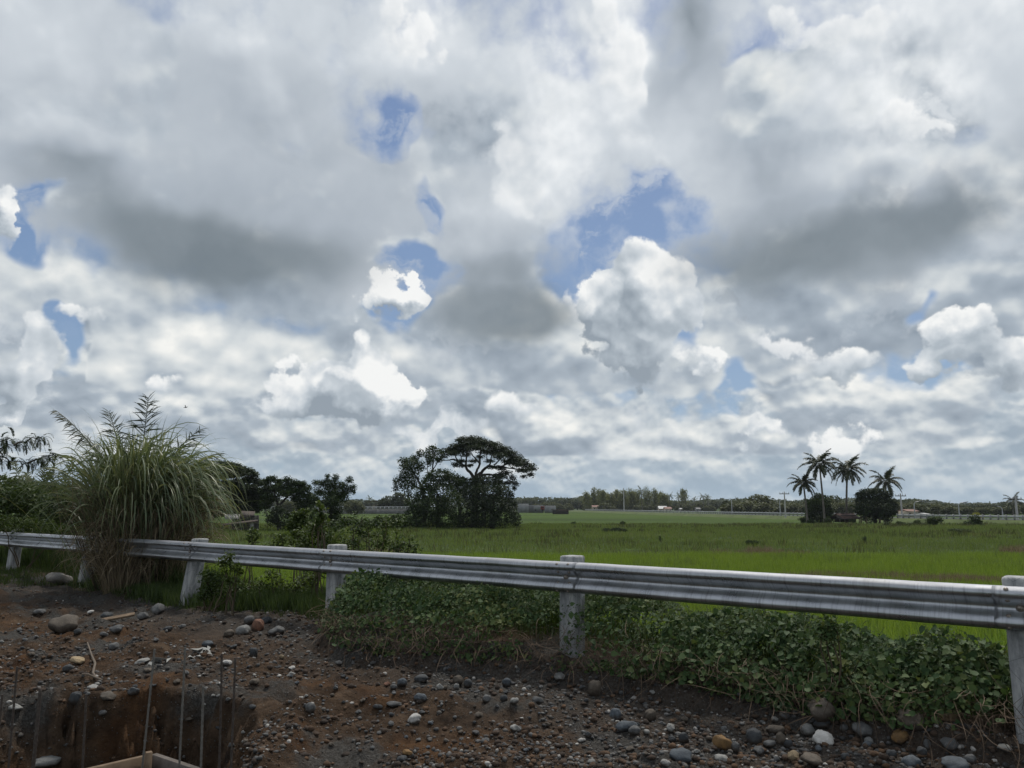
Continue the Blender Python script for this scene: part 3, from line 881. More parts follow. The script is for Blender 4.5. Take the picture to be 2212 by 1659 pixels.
STONES = [
    (897, 1556, 30, 22, 'white', 'r', 'smooth white oval stone standing out brightest on the brown dirt'),
    (667, 1534, 26, 23, 'grey', 'r', 'round grey stone on the gravel right of the trench edge'),
    (908, 1512, 31, 18, 'blue', 'r', 'flat bluish oval stone just above the bright white one'),
    (853, 1523, 38, 16, 'grey', 'f', 'low angular grey stone half sunk up-left of the white oval one'),
    (816, 1533, 24, 10, 'dark', 'r', 'thin dark stone sunk beside the low angular grey stone'),
    (836, 1479, 15, 12, 'red', 'f', 'small pinkish stone below the tip of the vines'),
    (868, 1475, 24, 16, 'blue', 'r', 'bluish stone beside the small pinkish one'),
    (849, 1486, 17, 12, 'grey', 'r', 'small grey stone touching the underside of the pinkish one'),
    (910, 1469, 32, 18, 'dark', 'r', 'dark rounded stone at the foot of the vines, left of the brownish one'),
    (988, 1470, 24, 18, 'brown', 'r', 'brownish rounded stone under the vine edge'),
    (1010, 1480, 19, 21, 'dark', 'r', 'dark upright stone right of the brownish one under the vines'),
    (986, 1486, 13, 14, 'light', 'r', 'small pale stone between the brownish and dark ones'),
    (950, 1485, 17, 14, 'light', 'f', 'pale angular stone left of the brownish stone'),
    (1095, 1479, 21, 20, 'blue', 'r', 'smooth bluish stone below the hanging roots left of the middle post'),
    (1210, 1467, 27, 19, 'light', 'f', 'pale stone lodged right under the middle concrete post'),
    (1285, 1489, 28, 38, 'brown', 'r', 'tall brownish cobble leaning in the roots right of the middle post'),
    (1052, 1512, 20, 18, 'grey', 'r', 'grey stone in the gravel hollow below the roots'),
    (1110, 1524, 22, 14, 'light', 'r', 'pale flat stone in the gravel hollow'),
    (1089, 1510, 18, 14, 'dark', 'r', 'dark stone above the pale flat one in the hollow'),
    (1162, 1517, 26, 20, 'grey', 'f', 'grey angular stone right side of the gravel hollow'),
    (1113, 1574, 26, 15, 'light', 'f', 'pale wedge of stone alone on brown dirt in the centre'),
    (1329, 1545, 27, 25, 'blue', 'r', 'pointed bluish stone uphill of the long slate-coloured one'),
    (1354, 1571, 48, 27, 'blue', 'f', 'long slate-coloured stone on the dirt below the roots'),
    (1372, 1583, 27, 20, 'grey', 'r', 'grey stone resting against the long slate-coloured one'),
    (1395, 1588, 16, 11, 'light', 'r', 'small pale stone right of the pair with the long slate one'),
    (1257, 1600, 17, 10, 'white', 'f', 'small white chip on brown dirt left of the long slate stone'),
    (1276, 1651, 21, 12, 'light', 'r', 'pale stone at the very bottom edge, middle of the dirt'),
    (1402, 1551, 32, 27, 'brown', 'r', 'olive-brown cobble below the dangling roots'),
    (880, 1630, 22, 14, 'ochre', 'f', 'small orange-brown block on dirt below the white oval stone'),
    (868, 1641, 22, 13, 'dark', 'r', 'dark stone just under the small orange-brown block'),
    (1778, 1545, 62, 56, 'brown', 'f', 'large grey-brown boulder with a fallen yellow leaf on it'),
    (1782, 1601, 46, 36, 'white', 'f', 'blocky white-topped rock under the boulder with the yellow leaf'),
    (1561, 1611, 42, 40, 'ochre', 'f', 'cracked orange-tan rock, the largest of that colour'),
    (1632, 1599, 37, 38, 'dark', 'r', 'big dark egg-shaped cobble right of the orange-tan rock'),
    (1672, 1579, 44, 19, 'brown', 'r', 'long low brownish stone above the dark egg-shaped cobble'),
    (1740, 1581, 36, 25, 'light', 'r', 'pale grey cobble left of the white-topped rock'),
    (1692, 1547, 27, 16, 'grey', 'r', 'grey oval stone left of the leaf-marked boulder'),
    (1674, 1556, 17, 13, 'light', 'r', 'small pale stone just left of the grey oval near the boulder'),
    (1720, 1549, 17, 11, 'dark', 'r', 'small dark stone against the left flank of the boulder'),
    (1778, 1575, 36, 20, 'dark', 'r', 'dark stone wedged between boulder and white-topped rock'),
    (1821, 1577, 20, 19, 'grey', 'r', 'grey round stone right of the white-topped rock'),
    (1866, 1584, 44, 30, 'grey', 'f', 'sloping grey-green rock between the boulders on the right'),
    (1965, 1573, 64, 44, 'brown', 'r', 'large brown-grey boulder half under the vines by the last post'),
    (1941, 1601, 42, 24, 'ochre', 'r', 'smooth ochre cobble in front of the large brown-grey boulder'),
    (1855, 1524, 26, 38, 'dark', 'r', 'dark upright stone caught in the hanging roots'),
    (1475, 1595, 23, 22, 'dark', 'r', 'dark pebble pair member left of the orange-tan rock, the upper right one'),
    (1455, 1601, 22, 16, 'dark', 'r', 'dark flat stone left beside its dark partner near the orange-tan rock'),
    (1450, 1577, 19, 18, 'light', 'f', 'pale angular stone above the two dark ones'),
    (1470, 1636, 46, 30, 'blue', 'f', 'sharp greenish-grey wedge of rock at the bottom, left of the orange-tan rock'),
    (1559, 1639, 30, 18, 'light', 'r', 'pale stone directly under the orange-tan rock'),
    (1590, 1623, 20, 25, 'grey', 'r', 'upright grey stone right against the orange-tan rock'),
    (1640, 1627, 25, 20, 'grey', 'f', 'broken grey stone below the dark egg-shaped cobble'),
    (1664, 1612, 30, 16, 'grey', 'r', 'grey rounded stone right of the dark egg-shaped cobble'),
    (1686, 1597, 22, 26, 'brown', 'r', 'brownish stone between the egg-shaped cobble and the white-topped rock'),
    (1702, 1611, 22, 20, 'dark', 'r', 'dark stone left of the white-topped rock'),
    (1716, 1637, 26, 27, 'tan', 'f', 'tan and white lump of rock below the white-topped one'),
    (1757, 1644, 50, 24, 'brown', 'f', 'wide brown slab of rock at the bottom under the white-topped rock'),
    (2054, 1611, 40, 30, 'grey', 'f', 'grey rock in the roots near the last concrete post'),
    (1970, 1648, 42, 26, 'blue', 'r', 'bluish cobble at the bottom edge below the ochre one'),
    (2066, 1652, 58, 22, 'blue', 'r', 'wide bluish boulder cut by the bottom edge'),
    (2092, 1643, 30, 22, 'grey', 'r', 'grey cobble right of the wide bluish boulder'),
    (1925, 1633, 25, 20, 'dark', 'r', 'dark cobble below the ochre cobble'),
    (2174, 1625, 30, 18, 'light', 'f', 'pale chip of rock at the foot of the last post'),
    (2003, 1619, 17, 23, 'grey', 'r', 'upright grey stone right of the ochre cobble'),
    (1992, 1632, 26, 22, 'dark', 'r', 'dark round stone under the upright grey one'),
    (1875, 1600, 20, 14, 'light', 'r', 'small pale stone in front of the sloping grey-green rock'),
    (1875, 1614, 24, 16, 'blue', 'r', 'bluish stone below the small pale one'),
    (1772, 1622, 18, 15, 'blue', 'r', 'small bluish stone at the base of the white-topped rock'),
    (1826, 1640, 22, 18, 'dark', 'r', 'dark stone on the gravel right of the wide brown slab'),
    (1436, 1655, 26, 16, 'light', 'r', 'pale grey stone at the bottom edge left of the sharp wedge'),
    (136, 1351, 56, 42, 'brown', 'f', 'large rough boulder at the left on the dark soil'),
    (308, 1333, 25, 19, 'grey', 'f', 'grey rock near the broken wooden board'),
    (343, 1318, 29, 27, 'grey', 'f', 'squarish grey rock at the foot of the leaning post'),
    (230, 1329, 23, 15, 'dark', 'r', 'dark rounded stone behind the wooden board'),
    (251, 1361, 27, 19, 'grey', 'f', 'blunt grey stone below the wooden board'),
    (451, 1393, 27, 15, 'blue', 'r', 'slate blue stone behind the torn paper'),
    (244, 1397, 25, 17, 'grey', 'r', 'rounded grey stone on brown soil below the blunt one'),
    (524, 1363, 31, 25, 'light', 'r', 'pale egg-shaped stone left of the reddish one'),
    (557, 1353, 31, 30, 'red', 'r', 'large reddish-brown stone in the pile by the vines'),
    (536, 1342, 26, 20, 'grey', 'r', 'grey stone on top of the pile behind the reddish one'),
    (575, 1342, 26, 20, 'dark', 'f', 'dark rock right behind the reddish stone'),
    (597, 1366, 36, 22, 'grey', 'f', 'long grey rock right of the reddish stone'),
    (546, 1412, 21, 25, 'dark', 'r', 'dark oval stone below the pile, above the rods'),
    (495, 1372, 23, 18, 'brown', 'r', 'brown round stone left of the pale egg-shaped one'),
    (490, 1434, 21, 13, 'white', 'r', 'white pebble right beside the torn paper'),
    (544, 1310, 23, 15, 'light', 'f', 'pale rock next to the broken concrete slab'),
    (565, 1315, 18, 12, 'tan', 'f', 'tan rock next to the broken concrete slab'),
    (363, 1359, 21, 10, 'dark', 'r', 'thin dark stone below the leaning post'),
    (394, 1354, 15, 11, 'grey', 'r', 'grey pebble below the leaning post, right of the thin dark one'),
    (549, 1475, 22, 14, 'brown', 'r', 'brown stone just right of the tallest rods'),
    (33, 1541, 27, 17, 'light', 'f', 'pale angular stone by the left edge'),
    (203, 1486, 29, 14, 'white', 'f', 'orange-stained white rock below the dry stick'),
    (167, 1425, 33, 12, 'tan', 'r', 'curved tan stone on the dark soil'),
    (146, 1449, 23, 18, 'dark', 'r', 'dark stone under the curved tan one'),
    (162, 1516, 29, 27, 'dark', 'r', 'large dark stone left of the trench'),
    (108, 1649, 60, 22, 'light', 'r', 'wide pale slab of stone at the bottom left corner'),
    (235, 1507, 36, 18, 'brown', 'f', 'flat brown rock at the rim of the trench'),
    (286, 1532, 25, 17, 'dark', 'f', 'dark rock inside the trench mouth'),
    (217, 1569, 21, 13, 'grey', 'r', 'grey stone on the slope left of the trench'),
    (197, 1324, 15, 9, 'white', 'r', 'small white pebble behind the dark rounded stone'),
    (308, 1429, 33, 10, 'light', 'f', 'flat pale stone left of the torn paper'),
    (281, 1281, 18, 18, 'brown', 'r', 'brown stone at the root of the tall grass'),
    (630, 1445, 14, 9, 'white', 'f', 'small white chip on soil below the vines'),
    (607, 1421, 13, 9, 'tan', 'r', 'small tan pebble right of the dark oval stone'),
    (630, 1457, 16, 10, 'light', 'f', 'pale chip on the reddish soil'),
    (85, 1322, 26, 14, 'grey', 'r', 'grey stone on the dark gravel behind the large rough boulder'),
    (270, 1270, 14, 10, 'grey', 'r', 'grey stone hidden in the dry stems'),
]
for (px, py, w_, h_, colr, kd, lab) in STONES:
    put_stone(px, py, w_, h_, colr, kd, lab)

# loose cobbles that nothing tells apart
cnt = 0
for i in range(900):
    if cnt >= 170: break
    px = random.uniform(-20, 2230); py = random.triangular(1300, 1668, 1600)
    if py < 1300 + px * 0.11: continue
    p_ = ground_at(px, py); tt, s_ = ts(p_[0], p_[1])
    if s_ > vine_front(tt) - 0.02: continue
    if pit(p_[0], p_[1]) > 0.25: continue
    if vnoise(np.array([p_[0] * .9]), np.array([p_[1] * .9]), 31)[0] < 0.36: continue
    if any((p_[0] - a) ** 2 + (p_[1] - c_) ** 2 < (r_ + .03) ** 2 for a, c_, r_ in placed): continue
    sz = random.choice([7, 8, 9, 10, 11, 12, 14, 17])
    put_stone(px, py, sz, sz * random.uniform(.6, .85), random.choice(['grey', 'grey', 'dark', 'dark', 'blue', 'light', 'brown', 'grey', 'brown', 'dark']), random.choice('rfff'),
              "small rounded river cobble lying loose on the dug soil, like many around it", "loose cobbles on the dug soil", name="river_cobble")
    cnt += 1


# gravel: innumerable pebbles, one object
def pebble_field(n, size0, size1, seed):
    r_ = np.random.default_rng(seed)
    base = np.array([(1, 0, 0), (-1, 0, 0), (0, 1, 0), (0, -1, 0), (0, 0, 1), (0, 0, -1)], dtype=float)
    tri = [(0, 2, 4), (2, 1, 4), (1, 3, 4), (3, 0, 4), (2, 0, 5), (1, 2, 5), (3, 1, 5), (0, 3, 5)]
    # subdivide once
    Vb = list(map(tuple, base)); cache = {}
    def mid(a, c_):
        k_ = (min(a, c_), max(a, c_))
        if k_ not in cache:
            q = (np.array(Vb[a]) + np.array(Vb[c_])); q /= np.linalg.norm(q); cache[k_] = len(Vb); Vb.append(tuple(q))
        return cache[k_]
    Fb = []
    for a, c_, d_ in tri:
        x_, y_, z_ = mid(a, c_), mid(c_, d_), mid(d_, a)
        Fb += [(a, x_, z_), (x_, c_, y_), (z_, y_, d_), (x_, y_, z_)]
    Vb = np.array(Vb); Fb = np.array(Fb)
    Y = 1 / r_.uniform(1 / 17., 1 / 4.2, n); X = Y * r_.uniform(-.78, .74, n)
    tt, s_ = ts(X, Y)
    keep = (s_ < vine_front(tt) + .12) | ((tt > 8.6) & (s_ < .3))
    verge = np.clip(1 - np.abs(s_ - vine_front(tt) + .45) / .7, 0, 1)
    keep &= fbm(X, Y, 1.3, 3, 31) + r_.uniform(-.12, .12, n) + .22 * verge > 0.46
    keep &= pit(X, Y) < 0.9
    X, Y = X[keep], Y[keep]; n = len(X)
    Z = ground_z(X, Y)
    S = size0 + (size1 - size0) * r_.power(.45, n) ** 2.2
    sc3 = np.stack([S, S * r_.uniform(.6, 1, n), S * r_.uniform(.4, .8, n)], 1)
    a = r_.uniform(0, 2 * math.pi, n)
    jit = 1 + r_.uniform(-.22, .22, (n, len(Vb), 1))
    V = Vb[None] * jit * sc3[:, None] * .5
    ca, sa = np.cos(a)[:, None], np.sin(a)[:, None]
    V = np.stack([V[..., 0] * ca - V[..., 1] * sa, V[..., 0] * sa + V[..., 1] * ca, V[..., 2]], -1)
    V += np.stack([X, Y, Z + sc3[:, 2] * .18], 1)[:, None]
    F = (np.arange(n) * len(Vb))[:, None, None] + Fb[None]
    return V.reshape(-1, 3), F.reshape(-1, 3)


m_, t, b = new_mat("gravel_mix")
rn = t.node("ShaderNodeNewGeometry").outputs["Random Per Island"]
c = t.ramp(rn, [(0.0, (0.025, 0.026, 0.028)), (0.35, (0.055, 0.057, 0.058)), (0.6, (0.075, 0.065, 0.054)), (0.8, (0.11, 0.112, 0.112)), (0.93, (0.17, 0.165, 0.155)), (1.0, (0.42, 0.40, 0.37))])
c = t.mix(t.mr(t.noise(pos(t), 60, 3), .4, .6, 0, .4), c, (0.04, 0.03, 0.022))
t.l.new(c, b.inputs["Base Color"]); b.inputs["Roughness"].default_value = 0.8
M_GRAV = m_
V1, F1 = pebble_field(90000, 0.006, 0.055, 3)
tag(mesh("gravel", V1, F1, M_GRAV, smooth=True), "loose grey gravel and pebbles strewn over the dug soil", "gravel", kind="stuff")

# clods of soil
m_, t, b = new_mat("soil_clods")
rn = t.node("ShaderNodeNewGeometry").outputs["Random Per Island"]
t.l.new(t.ramp(rn, [(0, (0.025, 0.017, 0.012)), (.6, (0.055, 0.034, 0.021)), (1, (0.095, 0.052, 0.026))]), b.inputs["Base Color"])
b.inputs["Roughness"].default_value = 0.95
bump(t, b, t.noise(pos(t), 80, 5, .7), 0.8, 0.01)
V1, F1 = pebble_field(60000, 0.006, 0.075, 11)
tag(mesh("soil_crumbs", V1, F1, m_), "crumbs and clods of brown soil", "soil", kind="stuff")

# ================================================================== building site bits
M_WOOD = plain("raw_timber", (0.19, 0.135, 0.088), (0.09, 0.062, 0.04), 9, 0.8, bumps=0.4, bscale=30)
M_WOODG = plain("weathered_timber", (0.15, 0.13, 0.115), (0.06, 0.052, 0.045), 9, 0.85, bumps=0.4, bscale=30)
fwp = at(333, 1627, -0.45)
fw = empty("formwork_box", (fwp.x, fwp.y, -0.5))
tag(fw, "open timber formwork box of nailed boards sunk in the trench", "formwork")
c0 = np.array([0, 0]); da = np.array([-.68, -.735]); db = np.array([.815, -.58])


def board(a, d_, L_, wd, ht, z, mat_, dz=0.0):
    rz = math.atan2(d_[1], d_[0])
    mb = MB(); cx_, cy_ = a + d_ * L_ / 2
    mb.box((cx_, cy_, z), (L_, wd, ht), rz, bevel=0.004)
    return mb.build("board", mat_, fw)


board(c0 + da * .03, da, 1.15, .045, .30, -.10, M_WOOD)
board(c0 + db * .0, db, 1.25, .05, .30, -.103, M_WOODG)
board(c0 + da * 1.18 + db * .03, db, 1.2, .045, .30, -.10, M_WOOD)
board(c0 + db * 1.25 + da * .05, da, 1.15, .045, .30, -.097, M_WOODG)
mb = MB(); mb.box((da[0] * .1 + db[0] * .1, da[1] * .1 + db[1] * .1, -.35), (.05, .05, .9), 0.6, bevel=.003); mb.build("peg", M_WOOD, fw)

M_BAR = plain("rebar_steel", (0.095, 0.080, 0.070), (0.05, 0.036, 0.030), 50, 0.7, 0.35)
M_BARG = plain("dusty_rebar", (0.17, 0.16, 0.145), (0.10, 0.09, 0.08), 40, 0.8, 0.1)
bars = [(86, 1491, 5.6, 'd', -.02, "thick steel rod near the left edge, its top bent over"), (36, 1440, 5.9, 'd', -.03, "thin dark rod leaning by the left edge"),
        (4, 1500, 5.5, 'd', -.02, "rod cut by the left edge of the picture"), (186, 1500, 5.9, 'd', -.05, "dark rod standing alone left of the trench mouth"),
        (333, 1402, 6.1, 'g', .02, "dusty thin rod, leftmost of the cluster in the trench"), (399, 1398, 6.0, 'g', -.03, "tall grey-dusted rod between the paper scraps"),
        (438, 1482, 5.6, 'g', -.05, "short grey-dusted rod in front of the trench wall"), (478, 1412, 5.7, 'd', -.05, "dark ribbed rod second from the right of the cluster"),
        (507, 1421, 5.6, 'd', -.03, "dark ribbed rod rightmost of the cluster")]
for (px, py, Y, kd, ln, lab) in bars:
    tp = atY(px, py, Y)
    n_ = 150
    z_ = np.linspace(-1.35, tp.z, n_); f_ = (z_ - tp.z)
    P = np.stack([tp.x - ln * f_ * -1.0 + .004 * np.sin(z_ * 3), np.full(n_, tp.y) + 0.015 * f_, z_], 1)
    rr = 0.0075 + 0.0016 * (np.arange(n_) % 3 == 0)
    if px == 86: rr = rr * 1.5
    mb = MB(); mb.tube(P, rr, 7)
    if px == 86: mb.tube(np.array([P[-1], P[-1] + [0, 0, .01], P[-1] + [-.02, 0, .014], P[-1] + [-.05, 0, .008]]), .009, 7)
    tag(mb.build("steel_rod", M_BARG if kd == 'g' else M_BAR, None, True), lab, "steel rod", "reinforcing rods standing in the trench")

# broken board, stick, paper, slab
p_ = ground_at(249, 1343)
mb = MB(); mb.box((0, 0, 0), (.50, .10, .028), 0, bevel=.004)
o = mb.build("wooden_board", M_WOOD); o.location = (p_[0], p_[1], p_[2] + .05); o.rotation_euler = (.25, -.16, .35)
tag(o, "short pale wooden board lying on the stones below the tall grass", "board")
p0 = [ground_at(*q) + np.array([0, 0, .03]) for q in ((168, 1397), (188, 1396), (198, 1425), (205, 1440), (200, 1462), (206, 1472), (220, 1480))]
mb = MB(); mb.tube(np.array(p0), [.006, .009, .010, .012, .013, .012, .008], 6)
q0 = [ground_at(*q) + np.array([0, 0, .03]) for q in ((176, 1466), (190, 1471), (206, 1473))]
mb.tube(np.array(q0), [.006, .009, .010], 6)
tag(mb.build("dry_stick", plain("dry_wood", (0.16, 0.13, 0.10), (0.09, 0.07, 0.055), 20, .9), None, True), "crooked dry forked stick lying on brown soil", "stick")
M_PAPER = plain("wet_paper", (0.30, 0.30, 0.285), (0.17, 0.17, 0.16), 14, 0.7)
for (px, py, n_, sz, lab) in [(425, 1425, 7, .09, "crumpled torn grey-white paper heap between the rods"), (372, 1428, 4, .11, "flat torn piece of white paper left of the crumpled heap"), (452, 1402, 2, .16, "long narrow strip of torn paper above the crumpled heap")]:
    mb = MB()
    cpt = ground_at(px, py)
    for i in range(n_):
        gx = cpt[0] + random.uniform(-.13, .13) * (1 if n_ > 2 else .5); gy = cpt[1] + random.uniform(-.25, .25)
        gz = float(ground_z(gx, gy)) + .02 + .01 * i * .6
        k_ = 7
        a_ = np.sort(np.random.default_rng(int(px) + i).uniform(0, 2 * math.pi, k_)); rr = sz * np.random.default_rng(int(px) + i + 99).uniform(.35, .75, k_)
        rz = random.uniform(0, 6)
        V = np.stack([rr * np.cos(a_) * 1.3, rr * np.sin(a_) * .6, np.random.default_rng(i).uniform(-.02, .03, k_)], 1)
        V = np.concatenate([V, V - [0, 0, .002]]); V = mb._xf(V, (gx, gy, gz), rz, Matrix.Rotation(random.uniform(-.4, .4), 3, 'X'))
        F3 = [tuple(range(k_)), tuple(range(2 * k_ - 1, k_ - 1, -1))]
        mb.add(V, F3)
        mb.add(V, [(q, (q + 1) % k_, k_ + (q + 1) % k_, k_ + q) for q in range(k_)])
    tag(mb.build("torn_paper", M_PAPER), lab, "paper")
p_ = ground_at(620, 1290)
o = bpy.data.objects.new("concrete_slab", FACET[2]); COL.objects.link(o)
o.material_slots[0].link = 'OBJECT'; o.material_slots[0].material = plain("old_concrete", (0.24, 0.23, 0.21), (0.13, 0.12, 0.11), 5, .9, bumps=.5)
o.scale = (1.15, .75, .20); o.location = (p_[0], p_[1], p_[2] + .03); o.rotation_euler = (.06, .03, -.35)
tag(o, "broken flat concrete slab lying behind the rail near the reddish stone", "slab")
p_ = ground_at(215, 1236) if False else atY(128, 1252, 15.4)
o = bpy.data.objects.new("concrete_lump", FACET[4]); COL.objects.link(o)
o.material_slots[0].link = 'OBJECT'; o.material_slots[0].material = bpy.data.materials["old_concrete"]
o.scale = (.5, .35, .26); o.location = (p_.x, p_.y, float(ground_z(p_.x, p_.y)) + .12); o.rotation_euler = (.1, .1, .4)
tag(o, "pale broken concrete lump in the grass at the left", "concrete lump")
# ================================================================== greenery near the rail
G_RICE = leaf_mat("rice_blades", [(0.110, 0.165, 0.022), (0.170, 0.250, 0.038), (0.240, 0.315, 0.064)], 0.5, 0.35, patch=.3, pscale=.5)
G_ROUGH = leaf_mat("rough_grass", [(0.075, 0.092, 0.034), (0.110, 0.155, 0.042), (0.150, 0.200, 0.058), (0.165, 0.175, 0.080)], 0.7, 0.3, patch=.75, pscale=1.0, pvec=(.045, .17, 0))
G_DRY = leaf_mat("dry_grass", [(0.10, 0.078, 0.052), (0.19, 0.150, 0.10), (0.29, 0.24, 0.165)], 0.8, 0.2)
G_BLADE = leaf_mat("cane_grass_blades", [(0.055, 0.076, 0.038), (0.105, 0.138, 0.072), (0.155, 0.190, 0.105), (0.22, 0.23, 0.125)], 0.45, 0.3, .4)
G_WEED = leaf_mat("shoulder_grass", [(0.022, 0.036, 0.010), (0.040, 0.066, 0.015), (0.065, 0.095, 0.022)], 0.6, 0.3)
G_VINE = leaf_mat("vine_leaves", [(0.016, 0.034, 0.014), (0.034, 0.066, 0.024), (0.054, 0.092, 0.034), (0.078, 0.115, 0.042), (0.11, 0.125, 0.042)], 0.62, 0.22, .15, patch=.5, pscale=1.2)
G_VTIP = leaf_mat("vine_tips", [(0.045, 0.066, 0.036), (0.080, 0.108, 0.060), (0.12, 0.15, 0.088)], 0.75, 0.3)
G_BUSH = leaf_mat("bush_leaves", [(0.022, 0.038, 0.012), (0.042, 0.068, 0.019), (0.070, 0.100, 0.028)], 0.55, 0.25, patch=.4, pscale=1.0)
G_BUSHL = leaf_mat("light_bush_leaves", [(0.035, 0.055, 0.014), (0.060, 0.090, 0.022), (0.095, 0.125, 0.034)], 0.55, 0.3, patch=.4, pscale=1.0)
G_DARK = leaf_mat("dark_tree_leaves", [(0.012, 0.021, 0.010), (0.022, 0.037, 0.015), (0.038, 0.056, 0.021)], 0.6, 0.15, .2, patch=.4, pscale=.5)
G_DARK2 = leaf_mat("tree_leaves", [(0.016, 0.029, 0.011), (0.030, 0.052, 0.016), (0.050, 0.078, 0.023)], 0.6, 0.2, .2, patch=.4, pscale=.5)
G_PALM = leaf_mat("palm_leaflets", [(0.018, 0.026, 0.012), (0.034, 0.046, 0.018), (0.060, 0.066, 0.028)], 0.5, 0.2, .35)
G_PALMB = leaf_mat("young_palm_leaflets", [(0.045, 0.065, 0.025), (0.075, 0.095, 0.035), (0.12, 0.12, 0.05)], 0.5, 0.25, .35)
G_YEL = leaf_mat("sunlit_leaves", [(0.12, 0.14, 0.025), (0.22, 0.23, 0.04), (0.34, 0.33, 0.07)], 0.6, 0.35)

# --- rice in the near paddy
def grass_patch(name, n, Y0, Y1, umin, umax, h0, h1, wdt, blades, mat_, label, cond=None, z_=None, seed=1, spread=.09):
    r_ = np.random.default_rng(seed)
    Y = np.sqrt(r_.uniform(Y0 ** 2, Y1 ** 2, n)) if Y1 / Y0 < 6 else np.exp(r_.uniform(math.log(Y0), math.log(Y1), n))
    X = Y * r_.uniform(umin, umax, n)
    if cond is not None:
        k = cond(X, Y); X, Y = X[k], Y[k]
    n = len(X)
    X = np.repeat(X, blades) + r_.normal(0, spread, n * blades); Y = np.repeat(Y, blades) + r_.normal(0, spread, n * blades)
    P = np.stack([X, Y, ground_z(X, Y) - .02], 1)
    Dv = np.stack([r_.normal(0, .22, len(X)), r_.normal(0, .22, len(X)), np.ones(len(X))], 1)
    hm = h0 + (h1 - h0) * np.clip(fbm(X, Y, .25, 3, seed) * 1.6 - .3, 0, 1)
    L = hm * r_.uniform(.7, 1.15, len(X))
    wd_ = wdt * np.clip(Y / Y0, 1, 2.2)
    V, F = ribbons(P, Dv, L, wd_, r_.uniform(.1, .9, len(X)), segs=2, taper=1.6)
    o = mesh(name, V, F, mat_)
    tag(o, label, "grass", kind="stuff")
    return o


sfield = lambda X, Y: ts(X, Y)[1] > 4.2
grass_patch("rice_crop", 34000, 11, 48, -.62, .78, .42, .55, .016, 7, G_RICE, "bright green young rice filling the paddy beyond the bank",
            lambda X, Y: sfield(X, Y) & ~((Y > 30.8) & (Y < 32.6) & (X > 13) & (fbm(X * .22, Y * .6, 1.0, 4, 95) > .54)), seed=21)
grass_patch("dike_grass", 3600, 30.2, 33.4, .34, .80, .35, .62, .03, 7, G_DRY, "brownish dry grass on the low dike in the rice", seed=22, spread=.14, cond=lambda X, Y: fbm(X * .22, Y * .6, 1.0, 4, 95) > .52)
grass_patch("rough_grass", 30000, 48.5, 135, -.75, .80, .22, .55, .05, 6, G_ROUGH, "rough dull green grass of the fallow field", seed=23, spread=.25)
grass_patch("fallow_tufts", 3000, 50, 130, -.60, .78, .4, .9, .06, 10, leaf_mat("dark_tufts", [(0.045, 0.058, 0.022), (0.070, 0.085, 0.032), (0.11, 0.10, 0.055)], .7, .3), "darker reedy tufts in broken bands over the fallow field",
            lambda X, Y: fbm(X * .045, Y * .16, 1.0, 4, 91) > .56, seed=28, spread=.35)
grass_patch("paddy_weeds", 1500, 13, 47, -.55, .78, .5, .8, .02, 9, G_ROUGH, "taller uneven weeds in the rice", lambda X, Y: sfield(X, Y) & (fbm(X * .12, Y * .3, 1.0, 4, 92) > .56), seed=29, spread=.2)
grass_patch("dike_edge_grass", 5200, 48, 51.5, -.50, .80, .35, .7, .04, 7, G_DRY, "dull brownish grass in patches along the edge of the paddy", lambda X, Y: fbm(X * .12, Y * .1, 1.0, 3, 93) > .5, seed=24)
grass_patch("bank_grass", 15000, 6.0, 22, -.85, .75, .18, .5, .012, 7, G_WEED, "low green grass and weeds on the slope below the rail",
            lambda X, Y: (ts(X, Y)[1] > .5) & (ts(X, Y)[1] < 4.4), seed=25)
grass_patch("shoulder_grass", 6500, 10.5, 20, -.80, -.24, .06, .22, .009, 8, G_WEED, "short grass and moss around the feet of the posts",
            lambda X, Y: (np.abs(ts(X, Y)[1] - .1) < (.35 + np.clip((ts(X, Y)[0] - 15.5) * .6, 0, 1.6))) & (fbm(X, Y, 1.1, 3, 77) > .40 - .12 * (ts(X, Y)[0] > 16)), seed=26, spread=.05)
grass_patch("left_bank_grass", 8000, 14.0, 30, -.82, -.32, .3, .7, .02, 6, G_WEED, "tangled tall weeds on the bank at the left",
            lambda X, Y: (ts(X, Y)[1] > .5) & (ts(X, Y)[1] < 12), seed=27)

grass_patch("low_weeds", 9000, 9.5, 16, -.62, -.20, .10, .34, .016, 7, G_BUSH, "low tangled weeds behind the rail from the tall grass to the third post",
            lambda X, Y: (ts(X, Y)[1] > -.05) & (ts(X, Y)[1] < 2.6) & (ts(X, Y)[0] > 7.6) & (ts(X, Y)[0] < 17), seed=30, spread=.07)
# --- vines
NV = 80000
r_ = np.random.default_rng(5)


def vine_z(t, s):
    fr = vine_front(t)
    wdt = np.interp(t, [-4, 0, 4, 7.6, 8.8], [1.7, 1.5, 1.5, 1.4, 1.0])
    u = np.clip((s - fr) / (wdt + (.4 - fr)), 0, 1)
    prof_ = np.where(u < .34, np.sin(np.clip(u / .34, 0, 1) * math.pi / 2) ** .55, np.cos(np.clip((u - .34) / .66, 0, 1) * math.pi / 2) ** .7)
    hgt = np.interp(t, [-4, 0, 2, 3.8, 5.5, 7.0, 8.2, 8.9], [.42, .44, .50, .50, .56, .60, .54, .15])
    hgt = hgt * (0.45 + 1.10 * fbm(t, s, 1.6, 4, 51)) * (1 - .9 * ss(t, 7.1, 7.8))
    x_, y_ = xy(t, s)
    return ground_z(x_, y_), hgt * prof_


